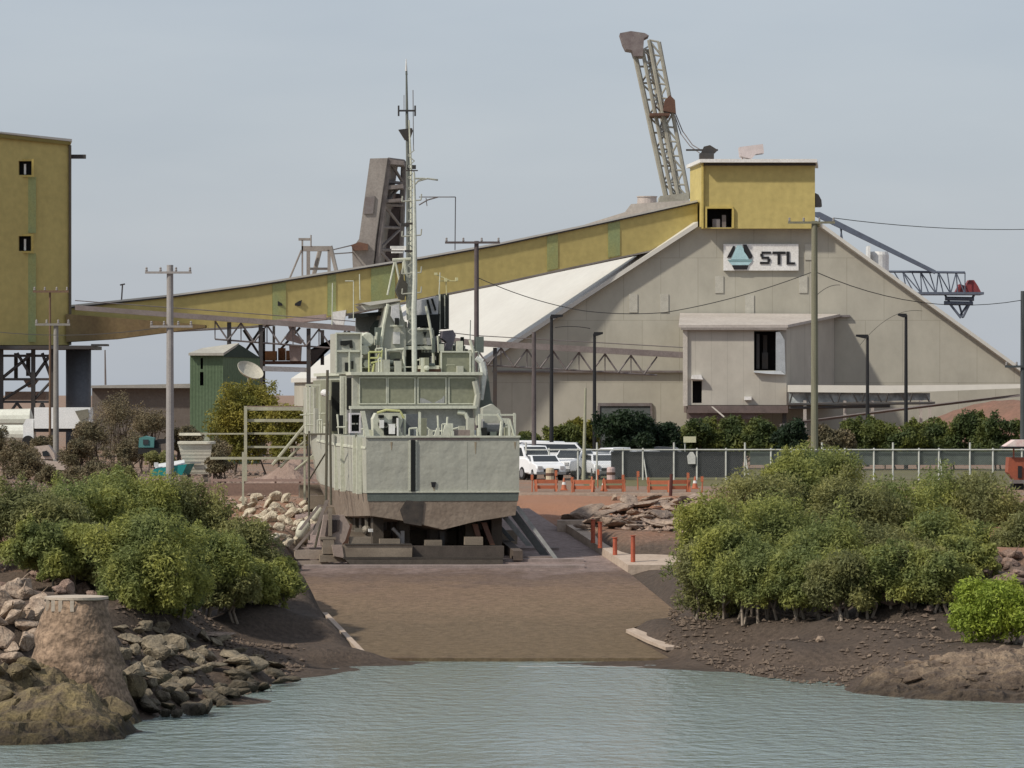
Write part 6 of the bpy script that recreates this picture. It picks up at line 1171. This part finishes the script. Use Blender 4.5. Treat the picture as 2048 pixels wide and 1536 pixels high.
bush(500, 762, 935, 92, 300, 'large yellow green shrub in front of the green shed', cat='tree', name='shrub_tree', mat=yl, n=26000, size=.13, seed=130, nb=26, base=4.4, barkm=dbark)
bush(575, 790, 930, 50, 296, 'yellow green shrub partly behind the scaffold', cat='tree', name='shrub_tree', mat=yl, n=12000, size=.13, seed=131, nb=14, base=4.4, barkm=dbark)
for i, (px, a, b_, hw, Y, mt, lb_) in enumerate([(235,782,905,60,330,dry,'bare brown shrub left of the pale grey power pole'),(300,800,905,48,328,dry,'bare brown shrub right behind the pale grey power pole'),(190,835,930,50,300,dry,'dry brown shrub under the blue grey silo'),(30,880,960,50,285,dry,'dry brown bush at the left photo edge'),(110,930,985,60,262,dry,'dry scrub in front of the faded cream boat'),(210,900,975,60,270,dry,'dry scrub between the old boat and the excavator'),(20,950,1000,60,250,dry,'low dry scrub above the leftmost mangrove'),(325,890,935,38,268,mang2,'green bush beside the teal excavator'),(250,880,935,30,280,dry,'small dry bush left of the excavator'),(355,850,905,25,330,dry,'thin brown bush at the foot of the green shed'),(440,900,950,34,262,dry,'dry bush right of the cream bulk container'),
   (265,860,940,46,305,dry,'dry brown thicket behind the teal excavator'),(160,880,945,48,292,dry,'dry thicket beside the bow of the old boat'),(60,900,965,46,276,dry,'dry thicket in front of the old boat trailer'),(170,930,990,52,256,dry,'dry scrub right above the broad mangrove'),(420,870,940,40,285,dry,'dry brush behind the cream bulk container'),(380,850,905,34,318,dry,'dry brush in front of the green shed wall'),(0,850,930,45,310,dry,'dry thicket under the cream tank at the left edge'),(90,865,915,36,325,dry,'dry bush under the white box truck'),(245,930,975,40,262,mang2,'low olive bush above the rounded mangrove')]):
    bush(px, a, b_, hw, Y, lb_, cat='bush', name='dry_shrub' if mt is dry else 'green_bush', mat=mt, n=6500, size=.085, seed=150+i, group='dry shrubs in the left yard', stems=5, nb=12, base=4.4, barkm=dbark)

# ------------------------------------------------------------------ small loose stones on the banks (past counting)
def pebbles(name, poly, n_, s0, s1, mat, label, seed):
    rs = np.random.RandomState(seed); W2 = [hit(x, y) for x, y in poly]; xs = np.array([p.x for p in W2]); ys = np.array([p.y for p in W2])
    X = rs.uniform(xs.min(), xs.max(), n_*4); Y = rs.uniform(ys.min(), ys.max(), n_*4); ins = np.zeros(len(X), bool)
    for i in range(len(W2)):
        x0, y0 = xs[i], ys[i]; x1, y1 = xs[(i+1) % len(W2)], ys[(i+1) % len(W2)]
        ins ^= ((y0 > Y) != (y1 > Y)) & (X < (x1-x0)*(Y-y0)/(y1-y0+1e-12)+x0)
    ins &= vnoise(X, Y, 1.7, seed+20)+.5*vnoise(X, Y, .6, seed+21) > rs.uniform(-.5, .35, len(X)); X = X[ins][:n_]; Y = Y[ins][:n_]; k = len(X); Z = np.maximum(height(X, Y), 0)
    sd = polydist(X, Y); Z = np.where(sd < 0, slip_z(Y), Z)
    s = s0*(s1/s0)**rs.rand(k)**1.0; base = np.array([(1,0,0),(-1,0,0),(0,1,0),(0,-1,0),(0,0,.7),(0,0,-.5)]); V = base[None]*s[:,None,None]*.5*rs.uniform(.6,1.3,(k,6,1))
    a = rs.uniform(0, 6.28, k); ca, sa = np.cos(a)[:,None], np.sin(a)[:,None]; V = np.stack([V[...,0]*ca-V[...,1]*sa, V[...,0]*sa+V[...,1]*ca, V[...,2]], -1)+np.stack([X, Y, Z+s*.1], -1)[:,None]
    fb = np.array([(0,2,4),(2,1,4),(1,3,4),(3,0,4),(2,0,5),(1,2,5),(3,1,5),(0,3,5)]); Fs = (fb[None]+np.arange(k)[:,None,None]*6).reshape(-1,3)
    me = bpy.data.meshes.new(name); me.from_pydata(V.reshape(-1,3).tolist(), [], Fs.tolist()); me.materials.append(mat); me.update()
    o = bpy.data.objects.new(name, me); COL.objects.link(o); tag(o, label, 'stones', kind='stuff'); return o
pm = M('pebble_brown', (.18,.135,.10), (.08,.06,.047), rough=.95, scale=3)
pebbles('loose_stones', [(230,1190),(420,1240),(640,1290),(600,1345),(450,1395),(250,1440)], 2600, .05, .28, pm, 'small loose stones and shells on the left mud bank', 1)
pebbles('loose_stones', [(1340,1200),(1600,1215),(1900,1200),(2048,1180),(2048,1300),(1800,1335),(1650,1375),(1400,1325),(1330,1290)], 2400, .04, .30, pm, 'small loose stones and debris on the right mud bank', 2)
pebbles('loose_stones', [(1150,1050),(1240,1008),(1420,1000),(1420,1090),(1290,1062),(1130,1062)], 1400, .08, .45, M('pebble_pale', (.36,.27,.21), (.20,.14,.11), rough=.95, scale=3), 'broken rubble fragments over the red earth bank right of the ship', 3)
pebbles('loose_stones', [(0,990),(640,1000),(620,1080),(300,1090),(0,1060)], 1600, .06, .4, M('pebble_pale', (.36,.27,.21)), 'loose stones on the bank top left of the ship', 5)
pebbles('yard_gravel', [(0,905),(430,905),(640,960),(640,992),(0,1000)], 3000, .06, .5, M('yard_debris', (.26,.19,.15), (.10,.08,.065), rough=.95, scale=2), 'gravel and debris lying about the left yard', 6)

mb = MB(); pts = []
for x in range(1030, 1345, 12):
    h = hit(x, 1333); pts.append((h.x, h.y-.25+.12*math.sin(x*.13)))
mb.add([(x, y, .012) for x, y in pts]+[(x, y-.16-.1*abs(math.sin(i*.9)), .012) for i, (x, y) in enumerate(pts)], [(i, i+1, len(pts)+i+1, len(pts)+i) for i in range(len(pts)-1)])
fo = part('foam_line', mb, M('foam', (.62,.62,.58), rough=.8), fix=False); tag(fo, 'thin pale foam line where the water meets the foot of the slipway', 'foam', kind='stuff')
